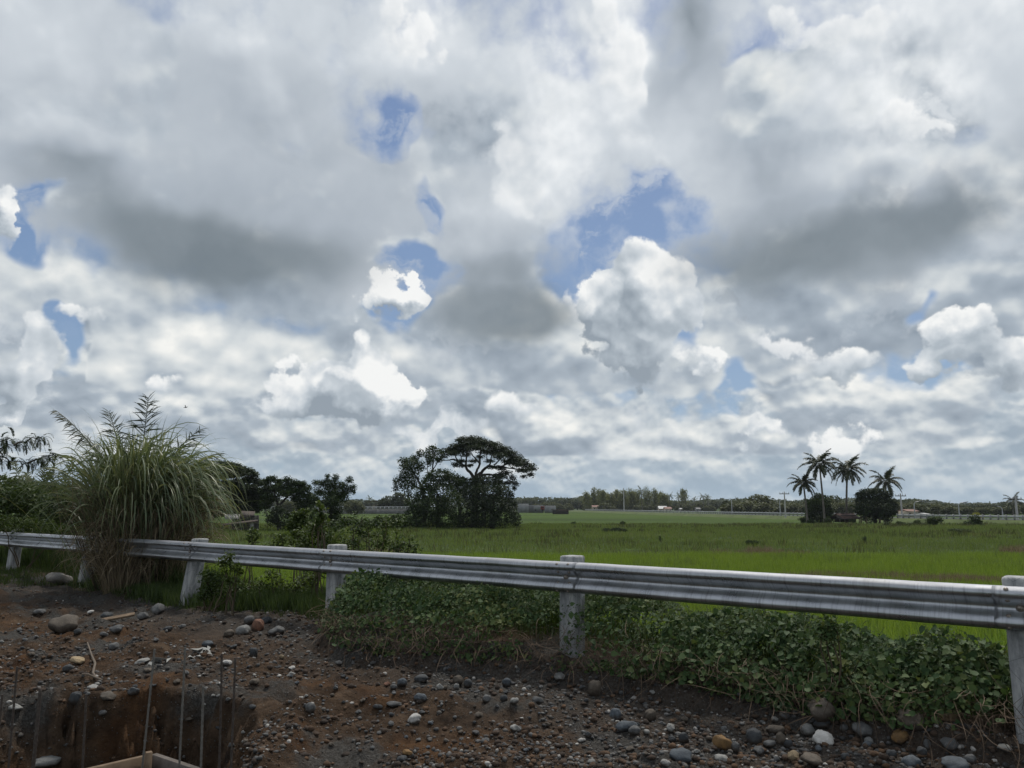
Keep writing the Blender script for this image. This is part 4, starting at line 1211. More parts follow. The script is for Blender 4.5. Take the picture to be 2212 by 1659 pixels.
tt = r_.uniform(-2.2, 8.9, NV)
u_ = r_.power(1.0, NV)
frn = vine_front(tt)
sfr = frn + (1.9 - frn) * u_ ** 1.25
gz, hv = vine_z(tt, sfr)
depth = r_.exponential(.055, NV)
zz = gz + np.maximum(hv * r_.uniform(.86, 1.10, NV) - depth, .01)
thin = (fbm(tt, zz * 1.7, 1.9, 4, 52) < .35 + .06 * (1 - np.clip((zz - gz) / .3, 0, 1))) & (r_.uniform(0, 1, NV) < .85)
xx_, yy_ = xy(tt, sfr)
thin |= (tt > 7.75) | (tt > 7.4) & (sfr > -.30 - .5 * r_.uniform(0, 1, NV)) & (r_.uniform(0, 1, NV) < np.clip((tt - 7.35) * 4, 0, .97))
for kp_ in (0, 1):
    thin |= (np.abs(tt - TP[kp_] - .04) < .19) & (sfr < .22) & (r_.uniform(0, 1, NV) < .93)
C = np.stack([xx_ + r_.normal(0, .03, NV), yy_ + r_.normal(0, .03, NV), zz], 1)[~thin]


def vleaves(C, s0, s1):
    """broad heart-like leaves: six-sided folded cards"""
    n = len(C); s = r_.uniform(s0, s1, n)[:, None]
    N = r_.normal(0, .55, (n, 3)) + np.array([-.35, -.45, .75]); N /= np.linalg.norm(N, axis=1)[:, None]
    A = r_.normal(0, 1, (n, 3)); A[:, 2] -= .5; A -= (A * N).sum(1)[:, None] * N; A /= np.linalg.norm(A, axis=1)[:, None]
    B = np.cross(N, A)
    f = N * s * .10
    V = np.stack([C - A * s * .42, C - A * s * .50 + B * s * .22 + f, C - A * s * .12 + B * s * .42 + f, C + A * s * .22 + B * s * .27 + f * .6, C + A * s * .56 - f * .8,
                  C + A * s * .22 - B * s * .27 + f * .6, C - A * s * .12 - B * s * .42 + f, C - A * s * .50 - B * s * .22 + f], 1)
    i = np.arange(n)[:, None] * 8
    return V.reshape(-1, 3), np.concatenate([i + [[0, 1, 2, 3]], i + [[0, 3, 4, 5]], i + [[0, 5, 6, 7]]], 0)


V, F = vleaves(C, .020, .047)
Cb = C[(r_.uniform(0, 1, len(C)) < .05 + .10 * (ts(C[:, 0], C[:, 1])[0] < 3.5))] + r_.normal(0, .02, 3) + np.array([-.02, -.03, .01])
Vb_, Fb_ = vleaves(Cb, .05, .078)
V = np.concatenate([V, Vb_]); F = np.concatenate([F, Fb_ + len(V) - len(Vb_)])
tag(mesh("vine_cover", V, F, G_VINE), "dense creeping vine leaves covering the bank under the rail", "vines", kind="stuff")
# curling pale tips
n = 3600
tt = r_.uniform(-2.2, 7.6, n); sv_ = vine_front(tt) + (1.4 - vine_front(tt)) * r_.power(1.6, n)
gz, hv = vine_z(tt, sv_); x_, y_ = xy(tt, sv_)
P = np.stack([x_, y_, gz + hv * .93], 1)
V, F = ribbons(P, np.stack([r_.normal(0, .5, n), r_.normal(0, .5, n), r_.uniform(.5, 1.2, n)], 1), r_.uniform(.06, .22, n), .007, r_.uniform(-.3, 1.8, n), segs=6, taper=4, curlxy=r_.normal(0, 1.2, (n, 3)))
n2 = 16000
i_ = r_.integers(0, n, n2); Ct = P[i_] + r_.normal(0, .035, (n2, 3)) + np.array([0, 0, .04])
V2, F2 = leaves(Ct, r_.uniform(.012, .026, n2), up=.4)
F2 = np.concatenate([F2[:, [0, 1, 2]]])
mbv = MB(); mbv.add(V, F); mbv.add(V2, F2)
tag(mbv.build("vine_tips", G_VTIP), "pale curling vine shoots sticking up from the leaves", "vines", kind="stuff")
# dead stems and roots at the cut edge
n = 2600
tt = r_.uniform(-2.0, 7.6, n); sv_ = vine_front(tt) + r_.uniform(-.10, .28, n)
x_, y_ = xy(tt, sv_)
P = np.stack([x_, y_, ground_z(x_, y_) + r_.uniform(.05, .30, n)], 1)
Dd = np.stack([r_.normal(0, 1, n), r_.normal(0, 1, n) - .5, r_.normal(-.3, .5, n)], 1)
V, F = ribbons(P, Dd, r_.uniform(.12, .5, n), .0055, r_.uniform(.2, 2.2, n), segs=7, taper=5, curlxy=r_.normal(0, 1.6, (n, 3)))
M_ROOT = leaf_mat("dead_stems", [(0.035, 0.022, 0.015), (0.080, 0.055, 0.036), (0.14, 0.10, 0.07)], .9, 0.0)
tag(mesh("dry_vine_stems", V, F, M_ROOT), "tangle of brown dead stems and roots along the foot of the vines", "dead stems", kind="stuff")
# yellow leaf on the boulder
pz = ground_at(1773, 1538)
V, F = leaves(np.array([[pz[0] - .005, pz[1] - .09, pz[2] + .17]]), .062, up=3.0)
tag(mesh("fallen_leaf", V, F, plain("yellow_leaf", (0.55, 0.33, 0.03), (0.45, 0.22, 0.03), 20, .6)), "fallen bright yellow leaf on the large boulder", "leaf")

# --- the tall cane grass at the rail
cg = empty("cane_grass", (-7.1, 14.7, 0.0))
tag(cg, "huge fountain-shaped clump of tall cane grass growing through the rail at the left", "grass clump")
off = np.array(cg.location)


def clump(n, cx, cy, rx, ry, lmin, lmax, lean, droopr, w_, mat_, nm, segs=10, seed=0, z0=None, aim=None):
    global rng
    r_ = np.random.default_rng(seed); rng = r_
    a = r_.uniform(0, 2 * math.pi, n); q = np.sqrt(r_.uniform(0, 1, n))
    X = cx + rx * q * np.cos(a); Y = cy + ry * q * np.sin(a)
    P = np.stack([X, Y, ground_z(X, Y)], 1)
    if z0 is not None: P[:, 2] = r_.uniform(z0[0], z0[1], n)
    Dv = np.stack([np.cos(a) * q * lean + r_.normal(0, .10, n), np.sin(a) * q * lean * .8 + r_.normal(0, .12, n), np.ones(n)], 1)
    if aim is not None: Dv += np.array(aim)
    V, F = ribbons(P, Dv, r_.uniform(lmin, lmax, n), w_ * r_.uniform(.6, 1.3, n), r_.uniform(droopr[0], droopr[1], n), segs=segs, taper=2.2)
    o = mesh(nm, V - off, F, mat_, cg)
    return o


# stems, green upper blades in tufts along them, and the dead straw below
clump(330, -7.05, 14.75, .75, .40, 1.9, 2.9, .38, (.1, .6), .016, M_STEM, "stems", seed=1)["label"] = "brown cane stems"
o = clump(540, -7.15, 14.75, .85, .45, 1.3, 2.1, .40, (1.8, 4.2), .034, G_BLADE, "green_blades", segs=12, seed=2, z0=(.7, 1.7)); o["kind"] = "stuff"
o = clump(440, -6.85, 14.65, .72, .40, 1.4, 2.2, .38, (2.8, 5.2), .034, G_BLADE, "arching_blades", segs=12, seed=3, z0=(1.0, 2.0), aim=(.35, -.1, 0)); o["kind"] = "stuff"
o = clump(240, -7.20, 14.75, .75, .4, 1.0, 1.5, .20, (.7, 2.2), .028, G_BLADE, "upright_blades", segs=10, seed=8, z0=(1.3, 2.0)); o["kind"] = "stuff"
o = clump(1500, -6.85, 14.75, .95, .45, .7, 1.5, .38, (2.5, 5.5), .018, G_DRY, "dead_straw", segs=8, seed=4, z0=(.15, 1.35)); o["kind"] = "stuff"; o["label"] = "brown dead straw hanging under the green blades"
o = clump(560, -7.10, 14.30, .27, .20, .8, 1.5, .28, (1.2, 4.0), .015, G_DRY, "trailing_straw", segs=8, seed=5); o["kind"] = "stuff"; o["label"] = "dry stems spilling over the road side of the rail"
o = clump(60, -7.1, 14.6, 1.0, .5, 2.2, 3.2, .65, (.8, 2.2), .010, G_BLADE, "stray_blades", segs=12, seed=6)
o = clump(5, -8.0, 14.5, .15, .1, 3.0, 3.45, .3, (.1, .3), .012, G_DRY, "seed_stalks", segs=8, seed=7)
rng = np.random.default_rng(70)


# --- palm fronds
def frond(mb, base, direction, L, droop, leaf=.55, n=34, wleaf=.03, hang=.8, curve_pts=14, rach=.02, vee=.9):
    d = np.array(direction, dtype=float); d /= np.linalg.norm(d)
    pts = [np.array(base, dtype=float)]; ds = [d]
    for k in range(curve_pts):
        f = (k + 1) / curve_pts
        d = d + np.array([0, 0, -1.0]) * droop / curve_pts * (.4 + 1.4 * f); d /= np.linalg.norm(d)
        pts.append(pts[-1] + d * L / curve_pts); ds.append(d)
    pts = np.array(pts); ds = np.array(ds)
    mb.tube(pts, np.linspace(rach, rach * .25, len(pts)), 4)
    f = np.linspace(.14, 1.0, n) * curve_pts
    i = np.minimum(f.astype(int), curve_pts - 1); fr = (f - i)[:, None]
    P = pts[i] * (1 - fr) + pts[i + 1] * fr; T = ds[i]
    sd_ = np.cross(T, [0, 0, 1.0]); sd_ /= np.linalg.norm(sd_, axis=1)[:, None] + 1e-6
    up_ = np.cross(sd_, T)
    q = np.linspace(.14, 1, n)
    ll = leaf * np.sin(np.clip(q * 1.02, 0, 1) * math.pi * .86 + .25) ** .6
    for sg in (-1, 1):
        dv = sd_ * sg * vee + T * (.55 + .5 * q[:, None]) + up_ * .25 - np.array([0, 0, hang])[None] * rng.uniform(.2, 1.2, n)[:, None]
        dv += rng.normal(0, .12, dv.shape)
        V, F = ribbons(P, dv, ll * rng.uniform(.8, 1.1, n), wleaf, rng.uniform(.2, 1.0, n), segs=3, taper=1.8, side=T)
        mb.add(V, F)


def palm_tree(name, base, H, lean, crown, nfr, seed, mat_=None, n=34, wleaf=.05, trunk=(.17, .11), sub=True):
    """coconut palm: ringed leaning trunk, crown of separate fronds, nuts"""
    global rng
    rng = np.random.default_rng(seed)
    root = empty(name, base)
    z = np.linspace(0, 1, 26)
    path = np.stack([lean[0] * z ** 1.6, lean[1] * z ** 1.6, H * z], 1)
    rr = trunk[0] + (trunk[1] - trunk[0]) * z + .10 * np.exp(-z * 16)
    mb = MB(); mb.tube(path, rr * (1 + .05 * (np.arange(26) % 2)), 8)
    mb.build("trunk", M_PALMBARK, root, True)
    tip = path[-1]
    for k in range(nfr):
        a = k * 2.399 + rng.uniform(-.25, .25); f = k / nfr
        elev = math.radians(66 - 100 * f ** .8)
        mbf = MB()
        frond(mbf, tip + np.array([math.cos(a) * .1, math.sin(a) * .1, .05]), (math.cos(a) * math.cos(elev), math.sin(a) * math.cos(elev), math.sin(elev) + .1),
              crown * rng.uniform(.85, 1.12), .95 + 1.0 * f, leaf=crown * .25, n=n, wleaf=wleaf, hang=.7 + .6 * f, rach=.03)
        if sub:
            mbf.build("frond", mat_ or G_PALM, root)
        else:
            if k == 0: acc = MB()
            acc.V += mbf.V
            for kk, vv in mbf.F.items(): acc.F.setdefault(kk, []).extend([v + acc.n for v in vv])
            acc.n += mbf.n
    if not sub: acc.build("crown", mat_ or G_PALM, root)
    mb = MB()
    for k in range(7):
        a = rng.uniform(0, 6.28); c_ = tip + np.array([math.cos(a) * .22, math.sin(a) * .22, -.28 - .1 * (k % 2)])
        u = np.linspace(0, math.pi, 6); rrn = .13 * np.sin(u) + .002
        mb.tube(np.stack([np.full(6, c_[0]), np.full(6, c_[1]), c_[2] + .15 * np.cos(u)], 1), rrn, 6)
    mb.build("coconuts", plain("coconut_husk_" + name, (0.10, 0.085, 0.035), (0.05, 0.04, 0.02), 5, .7) if "coconut_husk" not in bpy.data.materials else None, root, True) if sub else None
    return root


def young_palm(base, fr, label, mat_, leaf=.5, wleaf=.03, group=None):
    root = empty("young_palm", base)
    tag(root, label, "palm", group)
    mb = MB(); mb.tube(np.array([[0, 0, -.5], [0, 0, .3], [0, 0, .75]]), [.16, .14, .08], 8); mb.build("trunk", M_PALMBARK, root, True)
    for (tx, ty, ymid, droop, Lk) in fr:
        tip = atY(tx, ty, base[1] + ymid)
        v = np.array(tip) - np.array(base) - np.array([0, 0, .7])
        L = np.linalg.norm(v) * Lk
        d = v / np.linalg.norm(v) + np.array([0, 0, .30 * droop])
        mb = MB(); frond(mb, (0, 0, .7), d, L, droop, leaf=leaf, n=66, wleaf=wleaf, hang=.95, rach=.022, vee=.55)
        mb.build("frond", mat_, root)
    return root


young_palm((-8.2, 17.0, .4), [(165, 893, -.4, .75, 1.1), (243, 888, .2, .4, 1.0), (318, 872, .2, .6, 1.05), (400, 925, -.3, .9, 1.08), (440, 960, .2, .9, 1.05), (470, 1040, .5, 1.3, 1.1), (195, 935, .7, .3, 1.)],
           "young coconut palm whose fronds poke out above the cane grass", G_PALM, .60, .030)
young_palm((-12.5, 21.0, -1.0), [(40, 998, 0, .5, 1.05), (96, 1005, .2, -.1, 1.0), (120, 985, 0, .2, 1.0), (150, 1000, .5, .5, 1.05), (15, 1040, 0, .9, 1.1), (185, 1040, -.5, .9, 1.1), (60, 1020, .6, .2, 1.0), (170, 1110, -1.0, 1.6, 1.15)],
           "low pale palm with upright fronds at the left edge", G_PALMB, .5, .05)
young_palm((-4.6, 16.5, -1.3), [(735, 1140, 0, .3, 1.0), (700, 1150, .3, .6, 1.1), (765, 1145, 0, .5, 1.0), (750, 1165, -.4, .9, 1.1)], "small palm seedling among the weeds behind the rail", G_BUSHL, .4, .03)


# ================================================================== trees
DENS = 1.0


def crown(name, clumps, mat_, parent, off, leaf, seed, per=1.0, shell=.55, up=.5, aspect=.6, fold=.12, Y=None, droop=0.0):
    """clumps: (px, py, rx_px, ry_px, dY, ry_depth_factor, n)"""
    global rng
    rng = np.random.default_rng(seed)
    Cs = []; Ss = []
    for c_ in clumps:
        px, py, rx, ry, dy = c_[:5]
        ctr = np.array(atY(px, py, Y + dy)); k = (Y + dy) / 1661
        RX, RZ = rx * k, ry * k
        RYd = max(RX * .8, RZ)
        nn = int(DENS * per * (c_[5] if len(c_) > 5 else 1.0) * 3.2 * (RX * RYd + RX * RZ * 2) / (leaf * leaf * .35))
        d_ = rng.normal(0, 1, (nn, 3)); d_ /= np.linalg.norm(d_, axis=1)[:, None]
        q = shell + (1.06 - shell) * rng.uniform(0, 1, nn) ** .6
        lump = .78 + .5 * fbm(d_[:, 0] * 2 + px, d_[:, 2] * 2 + d_[:, 1] + py, 1.8, 3, seed)
        Cs.append(ctr + d_ * (q * lump)[:, None] * np.array([RX, RYd, RZ])); Ss.append(leaf * rng.uniform(.6, 1.25, nn))
    Cs = np.concatenate(Cs); Ss = np.concatenate(Ss)
    sc_n = 5.0 / max(leaf * 12, 1.0)
    cut = vnoise(Cs[:, 0] * sc_n + Cs[:, 1] * .3, Cs[:, 2] * sc_n * 1.6 + 40, seed) + .35 * vnoise(Cs[:, 0] * sc_n * 2.7, Cs[:, 2] * sc_n * 3.1 + Cs[:, 1] * sc_n, seed + 5)
    kp = (cut > .36) | (rng.uniform(0, 1, len(Cs)) < .22)
    Cs = Cs[kp] - off; Ss = [Ss[kp]]
    Cs += rng.normal(0, leaf * .35, Cs.shape)
    V, F = leaves(Cs, np.concatenate(Ss), up=up, aspect=aspect, fold=fold, droop=droop)
    return mesh(name, V, F, mat_, parent)


def limb(mb, a, b_, r0, r1, seed, wob=.08, n=9, sag=0.0):
    r_ = np.random.default_rng(seed)
    a = np.array(a, dtype=float); b_ = np.array(b_, dtype=float); L = np.linalg.norm(b_ - a)
    f = np.linspace(0, 1, n)[:, None]
    P = a + (b_ - a) * f
    nz = r_.normal(0, 1, (n, 3)); nz[0] = nz[-1] = 0
    nz = (nz + np.roll(nz, 1, 0) + np.roll(nz, -1, 0)) / 3; nz[0] = nz[-1] = 0
    P = P + nz * wob * L * .5; P[:, 2] += (sag * L * np.sin(f[:, 0] * math.pi))
    mb.tube(P, np.linspace(r0, r1, n), 6)
    return P


def tree(name, label, base_px, Y, clumps, limbs, mat_, leaf, seed, trunk_r=.4, cat="tree", group=None, **kw):
    """limbs: ((px,py,dY), (px,py,dY), r0, r1)"""
    bx = atY(base_px, 1094, Y); z0 = float(ground_z(bx.x, Y))
    root = empty(name, (bx.x, Y, z0)); off = np.array([bx.x, Y, z0])
    tag(root, label, cat, group)
    mb = MB()
    for i, (p0, p1, r0, r1) in enumerate(limbs):
        a = np.array(atY(p0[0], p0[1], Y + p0[2])); b_ = np.array(atY(p1[0], p1[1], Y + p1[2]))
        if i == 0: a[2] = z0 - .3
        limb(mb, a - off, b_ - off, r0, r1, seed * 31 + i, wob=kw.get('wob', .10))
    mb.build("trunk", M_BARK, root, True)
    kw.pop('wob', None)
    crown("crown", clumps, mat_, root, off, leaf, seed, Y=Y, **kw)
    return root


z3 = lambda x, y: (810 + x * .1953, 918 + y * .1953)
z2 = lambda x, y: (432 + x * .1953, 918 + y * .1953)


def Z(fn, lst, k=.1953):
    return [(*fn(c_[0], c_[1]), c_[2] * k, c_[3] * k, *c_[4:]) for c_ in lst]


def ZL(fn, lst):
    return [((*fn(a[0], a[1]), a[2]), (*fn(b_[0], b_[1]), b_[2]), r0, r1) for a, b_, r0, r1 in lst]


DENS = 2.0
# the big umbrella tree in the middle
YB = 112
um = [(1120, 215, 210, 34, 0), (1330, 300, 170, 34, 1), (930, 285, 150, 30, 1), (1530, 400, 130, 36, -1), (1060, 165, 150, 42, 0), (960, 170, 70, 30, 1), (1180, 195, 120, 45, -1), (1000, 235, 120, 32, 2), (1290, 225, 120, 45, 1), (1400, 265, 110, 42, 0), (900, 240, 90, 38, 0), (1120, 255, 120, 30, -3),
      (1250, 285, 100, 28, 3), (800, 295, 85, 42, 0), (870, 315, 80, 28, -2), (1480, 320, 110, 48, -1), (1550, 360, 95, 42, 1), (1380, 345, 90, 38, -3), (1620, 415, 90, 40, 0), (1690, 455, 90, 36, 1), (1560, 440, 80, 30, -2),
      (1750, 485, 50, 22, 0), (1640, 505, 90, 26, -1), (1720, 550, 50, 22, 1), (1650, 570, 45, 18, 0), (1480, 410, 90, 26, 2), (760, 350, 45, 24, 1), (1010, 330, 60, 22, 3), (950, 400, 70, 18, 0), (900, 440, 60, 26, -1), (985, 455, 50, 16, 1),
      (1090, 400, 55, 18, 2), (1170, 350, 60, 18, 3), (1270, 400, 60, 16, 2), (1050, 450, 50, 14, 0), (1300, 470, 60, 20, 0), (1390, 480, 70, 22, 1), (1450, 530, 80, 30, 0), (1380, 570, 90, 28, -1), (1510, 590, 60, 30, 1), (1550, 650, 50, 30, 0), (1545, 700, 30, 24, 0), (1450, 640, 70, 22, 1), (1360, 640, 80, 26, 2)]
lm = [((1080, 1130, 0), (1110, 560, 0), .6, .40), ((1100, 600, 0), (1010, 470, 0), .26, .19), ((1010, 470, 0), (880, 380, 1), .18, .09), ((880, 380, 1), (745, 395, 1), .12, .05), ((1010, 470, 0), (1010, 260, 1), .18, .06), ((920, 400, 0), (860, 280, 0), .12, .04),
      ((1110, 590, 0), (1160, 430, 0), .24, .15), ((1160, 430, 0), (1170, 230, 0), .18, .06), ((1160, 430, 0), (1060, 300, -1), .14, .05), ((1130, 560, 0), (1260, 450, 0), .25, .18), ((1260, 450, 0), (1400, 460, 0), .17, .11), ((1400, 460, 0), (1560, 380, 0), .14, .05),
      ((1260, 450, 0), (1320, 280, 1), .15, .05), ((1400, 460, 0), (1640, 510, -1), .13, .04), ((1320, 440, 0), (1460, 320, 1), .12, .05), ((1150, 560, 0), (1380, 540, -1), .2, .09), ((1380, 540, -1), (1540, 650, 0), .1, .04), ((1240, 400, 0), (1240, 300, 2), .1, .04), ((1500, 470, 0), (1700, 520, 0), .08, .03), ((960, 430, 0), (940, 260, -1), .1, .04),
      ((1180, 1120, 1), (1200, 640, 1), .45, .3), ((930, 1110, 0), (940, 700, 0), .3, .2)]
tree("rain_tree", "tall umbrella-crowned tree with bare forking limbs in the middle of the field", z3(1090, 0)[0], YB, Z(z3, um), ZL(z3, lm), G_DARK, .26, 11, per=1.1, shell=.05, up=.9)
lw = [(1250, 620, 160, 60, 1), (1080, 640, 170, 60, 2), (1400, 720, 110, 60, 0), (1250, 750, 200, 90, -1), (1060, 760, 170, 90, -1), (1420, 800, 110, 60, 1), (1330, 880, 180, 90, -2), (1130, 900, 180, 100, -2), (1490, 900, 80, 90, 0), (1430, 1010, 150, 110, -2), (1240, 1040, 170, 100, -3), (1060, 1050, 140, 90, -1), (1560, 1050, 60, 80, 0), (900, 620, 120, 60, 3), (1500, 760, 40, 30, 0)]
tree("broad_tree", "dark dense tree mass under the right half of the umbrella crown", z3(1300, 0)[0], YB - 5, Z(z3, lw), ZL(z3, [((1290, 1130, 0), (1280, 760, 0), .5, .3), ((1280, 800, 0), (1420, 700, 0), .2, .1), ((1280, 800, 0), (1090, 700, 0), .2, .1)]), G_DARK, .30, 12, per=.9, shell=.4)
ld = [(310, 410, 60, 50, 0), (370, 390, 60, 40, 1), (440, 370, 60, 50, 0), (500, 320, 50, 45, 0), (430, 450, 110, 70, -1), (330, 480, 70, 60, 1), (400, 560, 110, 70, 0), (300, 590, 70, 50, 0), (250, 630, 50, 50, 1), (230, 700, 36, 50, 0), (320, 680, 60, 60, 0), (400, 670, 80, 80, -1), (370, 770, 50, 50, 1), (500, 470, 60, 60, 0), (630, 260, 60, 42, 0), (590, 320, 60, 40, 1), (690, 300, 60, 36, 0), (640, 370, 90, 50, 0), (720, 380, 40, 40, 0), (600, 420, 50, 30, 1), (470, 290, 0.1, 0.1, 0)]
tree("drooping_tree", "pale-edged drooping tree on the left shoulder of the central grove", z3(470, 0)[0], YB - 2, Z(z3, ld[:-1]), ZL(z3, [((560, 1120, 0), (520, 700, 0), .4, .25), ((520, 700, 0), (400, 470, 0), .2, .08), ((540, 640, 0), (640, 480, 0), .22, .12), ((640, 490, 0), (640, 300, 0), .12, .04), ((640, 500, 0), (715, 380, 0), .08, .03), ((520, 700, 0), (290, 620, 0), .12, .04), ((600, 560, 0), (560, 360, 0), .08, .03)]), G_DARK2, .30, 13, per=.75, shell=.2, droop=1.2)
lb = [(720, 560, 150, 70, 0), (620, 640, 120, 90, 0), (850, 620, 120, 90, 1), (560, 760, 120, 100, 0), (730, 740, 150, 110, -1), (850, 860, 140, 120, -3), (650, 900, 170, 120, -2), (480, 880, 130, 110, 0), (420, 990, 90, 90, 0), (560, 1040, 150, 100, -1), (780, 1040, 180, 100, -2), (930, 1060, 100, 80, 0), (950, 740, 100, 90, 1)]
tree("bushy_tree", "bushy green tree filling the lower left of the central grove", z3(700, 0)[0], YB - 6, Z(z3, lb), ZL(z3, [((700, 1130, 0), (700, 760, 0), .4, .2)]), G_DARK2, .30, 14, per=.9, shell=.45, droop=.8)
tree("undergrowth_bush", "low dark scrub spreading left from the central grove", z3(200, 0)[0], YB - 8, Z(z3, [(170, 1070, 110, 60, 0), (290, 1080, 110, 60, 0), (60, 1080, 90, 40, 1), (400, 1090, 100, 60, 0), (260, 1020, 50, 30, 0), (490, 1110, 90, 40, 0)]), ZL(z3, [((200, 1130, 0), (200, 1060, 0), .1, .05)]), G_BUSH, .35, 15, cat="bush", per=1.0)

# trees at the left
YL = 101
rl = [(60, 960, 160, 80, 2), (300, 930, 220, 70, 2), (540, 900, 140, 70, 1), (640, 900, 60, 70, 1), (130, 440, 60, 26, 1), (60, 425, 80, 22, 2), (260, 430, 90, 26, 0), (350, 450, 90, 30, 0), (440, 480, 80, 28, 1), (520, 510, 80, 28, 0), (590, 550, 60, 28, 0), (300, 480, 160, 28, -2), (200, 490, 110, 30, 1), (430, 540, 130, 26, -1), (560, 600, 90, 28, 1), (300, 560, 140, 26, 2), (170, 570, 110, 30, 0), (60, 520, 110, 40, 1), (480, 620, 110, 26, 0), (640, 640, 60, 40, 0), (350, 640, 140, 26, 0), (200, 670, 150, 30, 0), (520, 690, 120, 36, -1), (60, 640, 140, 60, 0), (380, 730, 200, 50, 0), (600, 740, 110, 50, 0), (150, 760, 200, 70, 0), (450, 810, 220, 60, 1), (620, 820, 80, 60, 0), (240, 860, 240, 70, 1)]
tree("rain_tree", "broad dark dome-crowned tree shading the shack at the left", z2(420, 0)[0], YL + 3, Z(z2, rl), ZL(z2, [((420, 1130, 0), (400, 820, 0), .6, .45), ((400, 850, 0), (250, 600, 0), .3, .1), ((400, 850, 0), (560, 620, 0), .3, .1), ((400, 850, 0), (400, 560, 0), .25, .08), ((400, 850, 0), (100, 640, 0), .25, .08)]), G_DARK, .28, 16, per=2.4, shell=.2, up=.9)
mt = [(790, 600, 60, 30, 0), (720, 640, 60, 40, 0), (870, 630, 50, 30, 1), (960, 610, 50, 36, 0), (900, 690, 110, 40, 0), (1020, 640, 60, 40, 0), (1110, 660, 70, 40, 0), (1180, 700, 60, 36, 0), (760, 720, 100, 50, 1), (1060, 730, 110, 40, 0), (940, 760, 80, 34, -1), (1150, 780, 90, 50, 0), (780, 810, 100, 50, 0), (1060, 810, 70, 36, 0), (1210, 830, 80, 60, 1), (720, 880, 70, 50, 0), (1120, 880, 80, 60, 0), (1200, 930, 60, 50, 0)]
tree("spreading_tree", "middle tree right of the dome-crowned one, its trunk forking in a V", z2(870, 0)[0], YL, Z(z2, mt), ZL(z2, [((870, 1140, 0), (872, 890, 0), .32, .26), ((872, 900, 0), (980, 780, 0), .2, .12), ((980, 780, 0), (1120, 700, 0), .12, .04), ((872, 900, 0), (830, 760, 0), .2, .1), ((830, 760, 0), (780, 640, 0), .1, .04), ((980, 780, 0), (960, 640, 0), .1, .04), ((850, 800, 0), (900, 680, 0), .08, .03)]), G_DARK2, .27, 17, per=2.0, shell=.2)
tree("dark_shrub", "dark rounded shrub at the foot of the forked tree", z2(860, 0)[0], YL - 4, Z(z2, [(820, 990, 110, 70, 0), (900, 1040, 100, 90, 0), (790, 1060, 60, 60, 0), (980, 1000, 40, 40, 0), (870, 940, 60, 40, 0), (960, 1120, 50, 40, 0)]), ZL(z2, [((860, 1150, 0), (860, 1000, 0), .12, .06)]), G_DARK, .28, 18, cat="bush", per=.8, shell=.3)
nt = [(1410, 580, 30, 40, 0), (1500, 590, 40, 40, 0), (1280, 640, 40, 30, 1), (1350, 650, 60, 40, 0), (1450, 660, 90, 60, 0), (1560, 670, 70, 50, 0), (1650, 610, 46, 36, 0), (1690, 690, 36, 40, 0), (1630, 720, 50, 50, 0), (1480, 760, 140, 70, 0), (1320, 740, 70, 50, 1), (1580, 800, 70, 60, 0), (1440, 860, 130, 80, -1), (1280, 830, 60, 60, 0), (1500, 960, 90, 80, 0), (1420, 1040, 90, 70, 0), (1530, 1060, 60, 50, 0), (1230, 1010, 60, 90, 1), (1700, 740, 24, 30, 0)]
tree("feathery_tree", "feathery-topped tree, rightmost of the left-hand row", z2(1450, 0)[0], YL - 12, Z(z2, nt), ZL(z2, [((1450, 1120, 0), (1440, 850, 0), .25, .15), ((1440, 860, 0), (1500, 620, 0), .12, .04), ((1440, 860, 0), (1640, 700, 0), .1, .03), ((1440, 860, 0), (1300, 690, 0), .1, .03)]), G_DARK2, .24, 19, per=1.6, shell=.1, aspect=.4, droop=1.0)

# shack under the dome-crowned tree
M_TIN = plain("corrugated_iron", (0.22, 0.23, 0.24), (0.09, 0.08, 0.07), 1.5, .6, .2)
M_TIN2 = plain("rusty_iron", (0.10, 0.078, 0.065), (0.05, 0.04, 0.035), 2.0, .8, .1)
M_PLANK = plain("grey_planks", (0.075, 0.072, 0.07), (0.035, 0.035, 0.035), 2.5, .9)


def zp(fn, x, y, Y):
    return np.array(atY(*fn(x, y), Y))


sh = empty("shack", tuple(zp(z2, 450, 1155, YL - 6))); so_ = np.array(sh.location); sh.location.z = FZ; so_[2] = FZ
tag(sh, "low ramshackle shack with patched tin roof under the dark tree", "shack")


def panel(pts, thick, name, mat_, parent, off):
    """a slab through four points, given real thickness away from the viewer"""
    P = np.array(pts, dtype=float) - off
    nrm = np.cross(P[1] - P[0], P[3] - P[0]); nrm /= np.linalg.norm(nrm)
    mb = MB(); V = np.concatenate([P, P + nrm * thick])
    mb.add(V, [(0, 1, 2, 3), (7, 6, 5, 4), (0, 4, 5, 1), (1, 5, 6, 2), (2, 6, 7, 3), (3, 7, 4, 0)])
    return mb.build(name, mat_, parent)


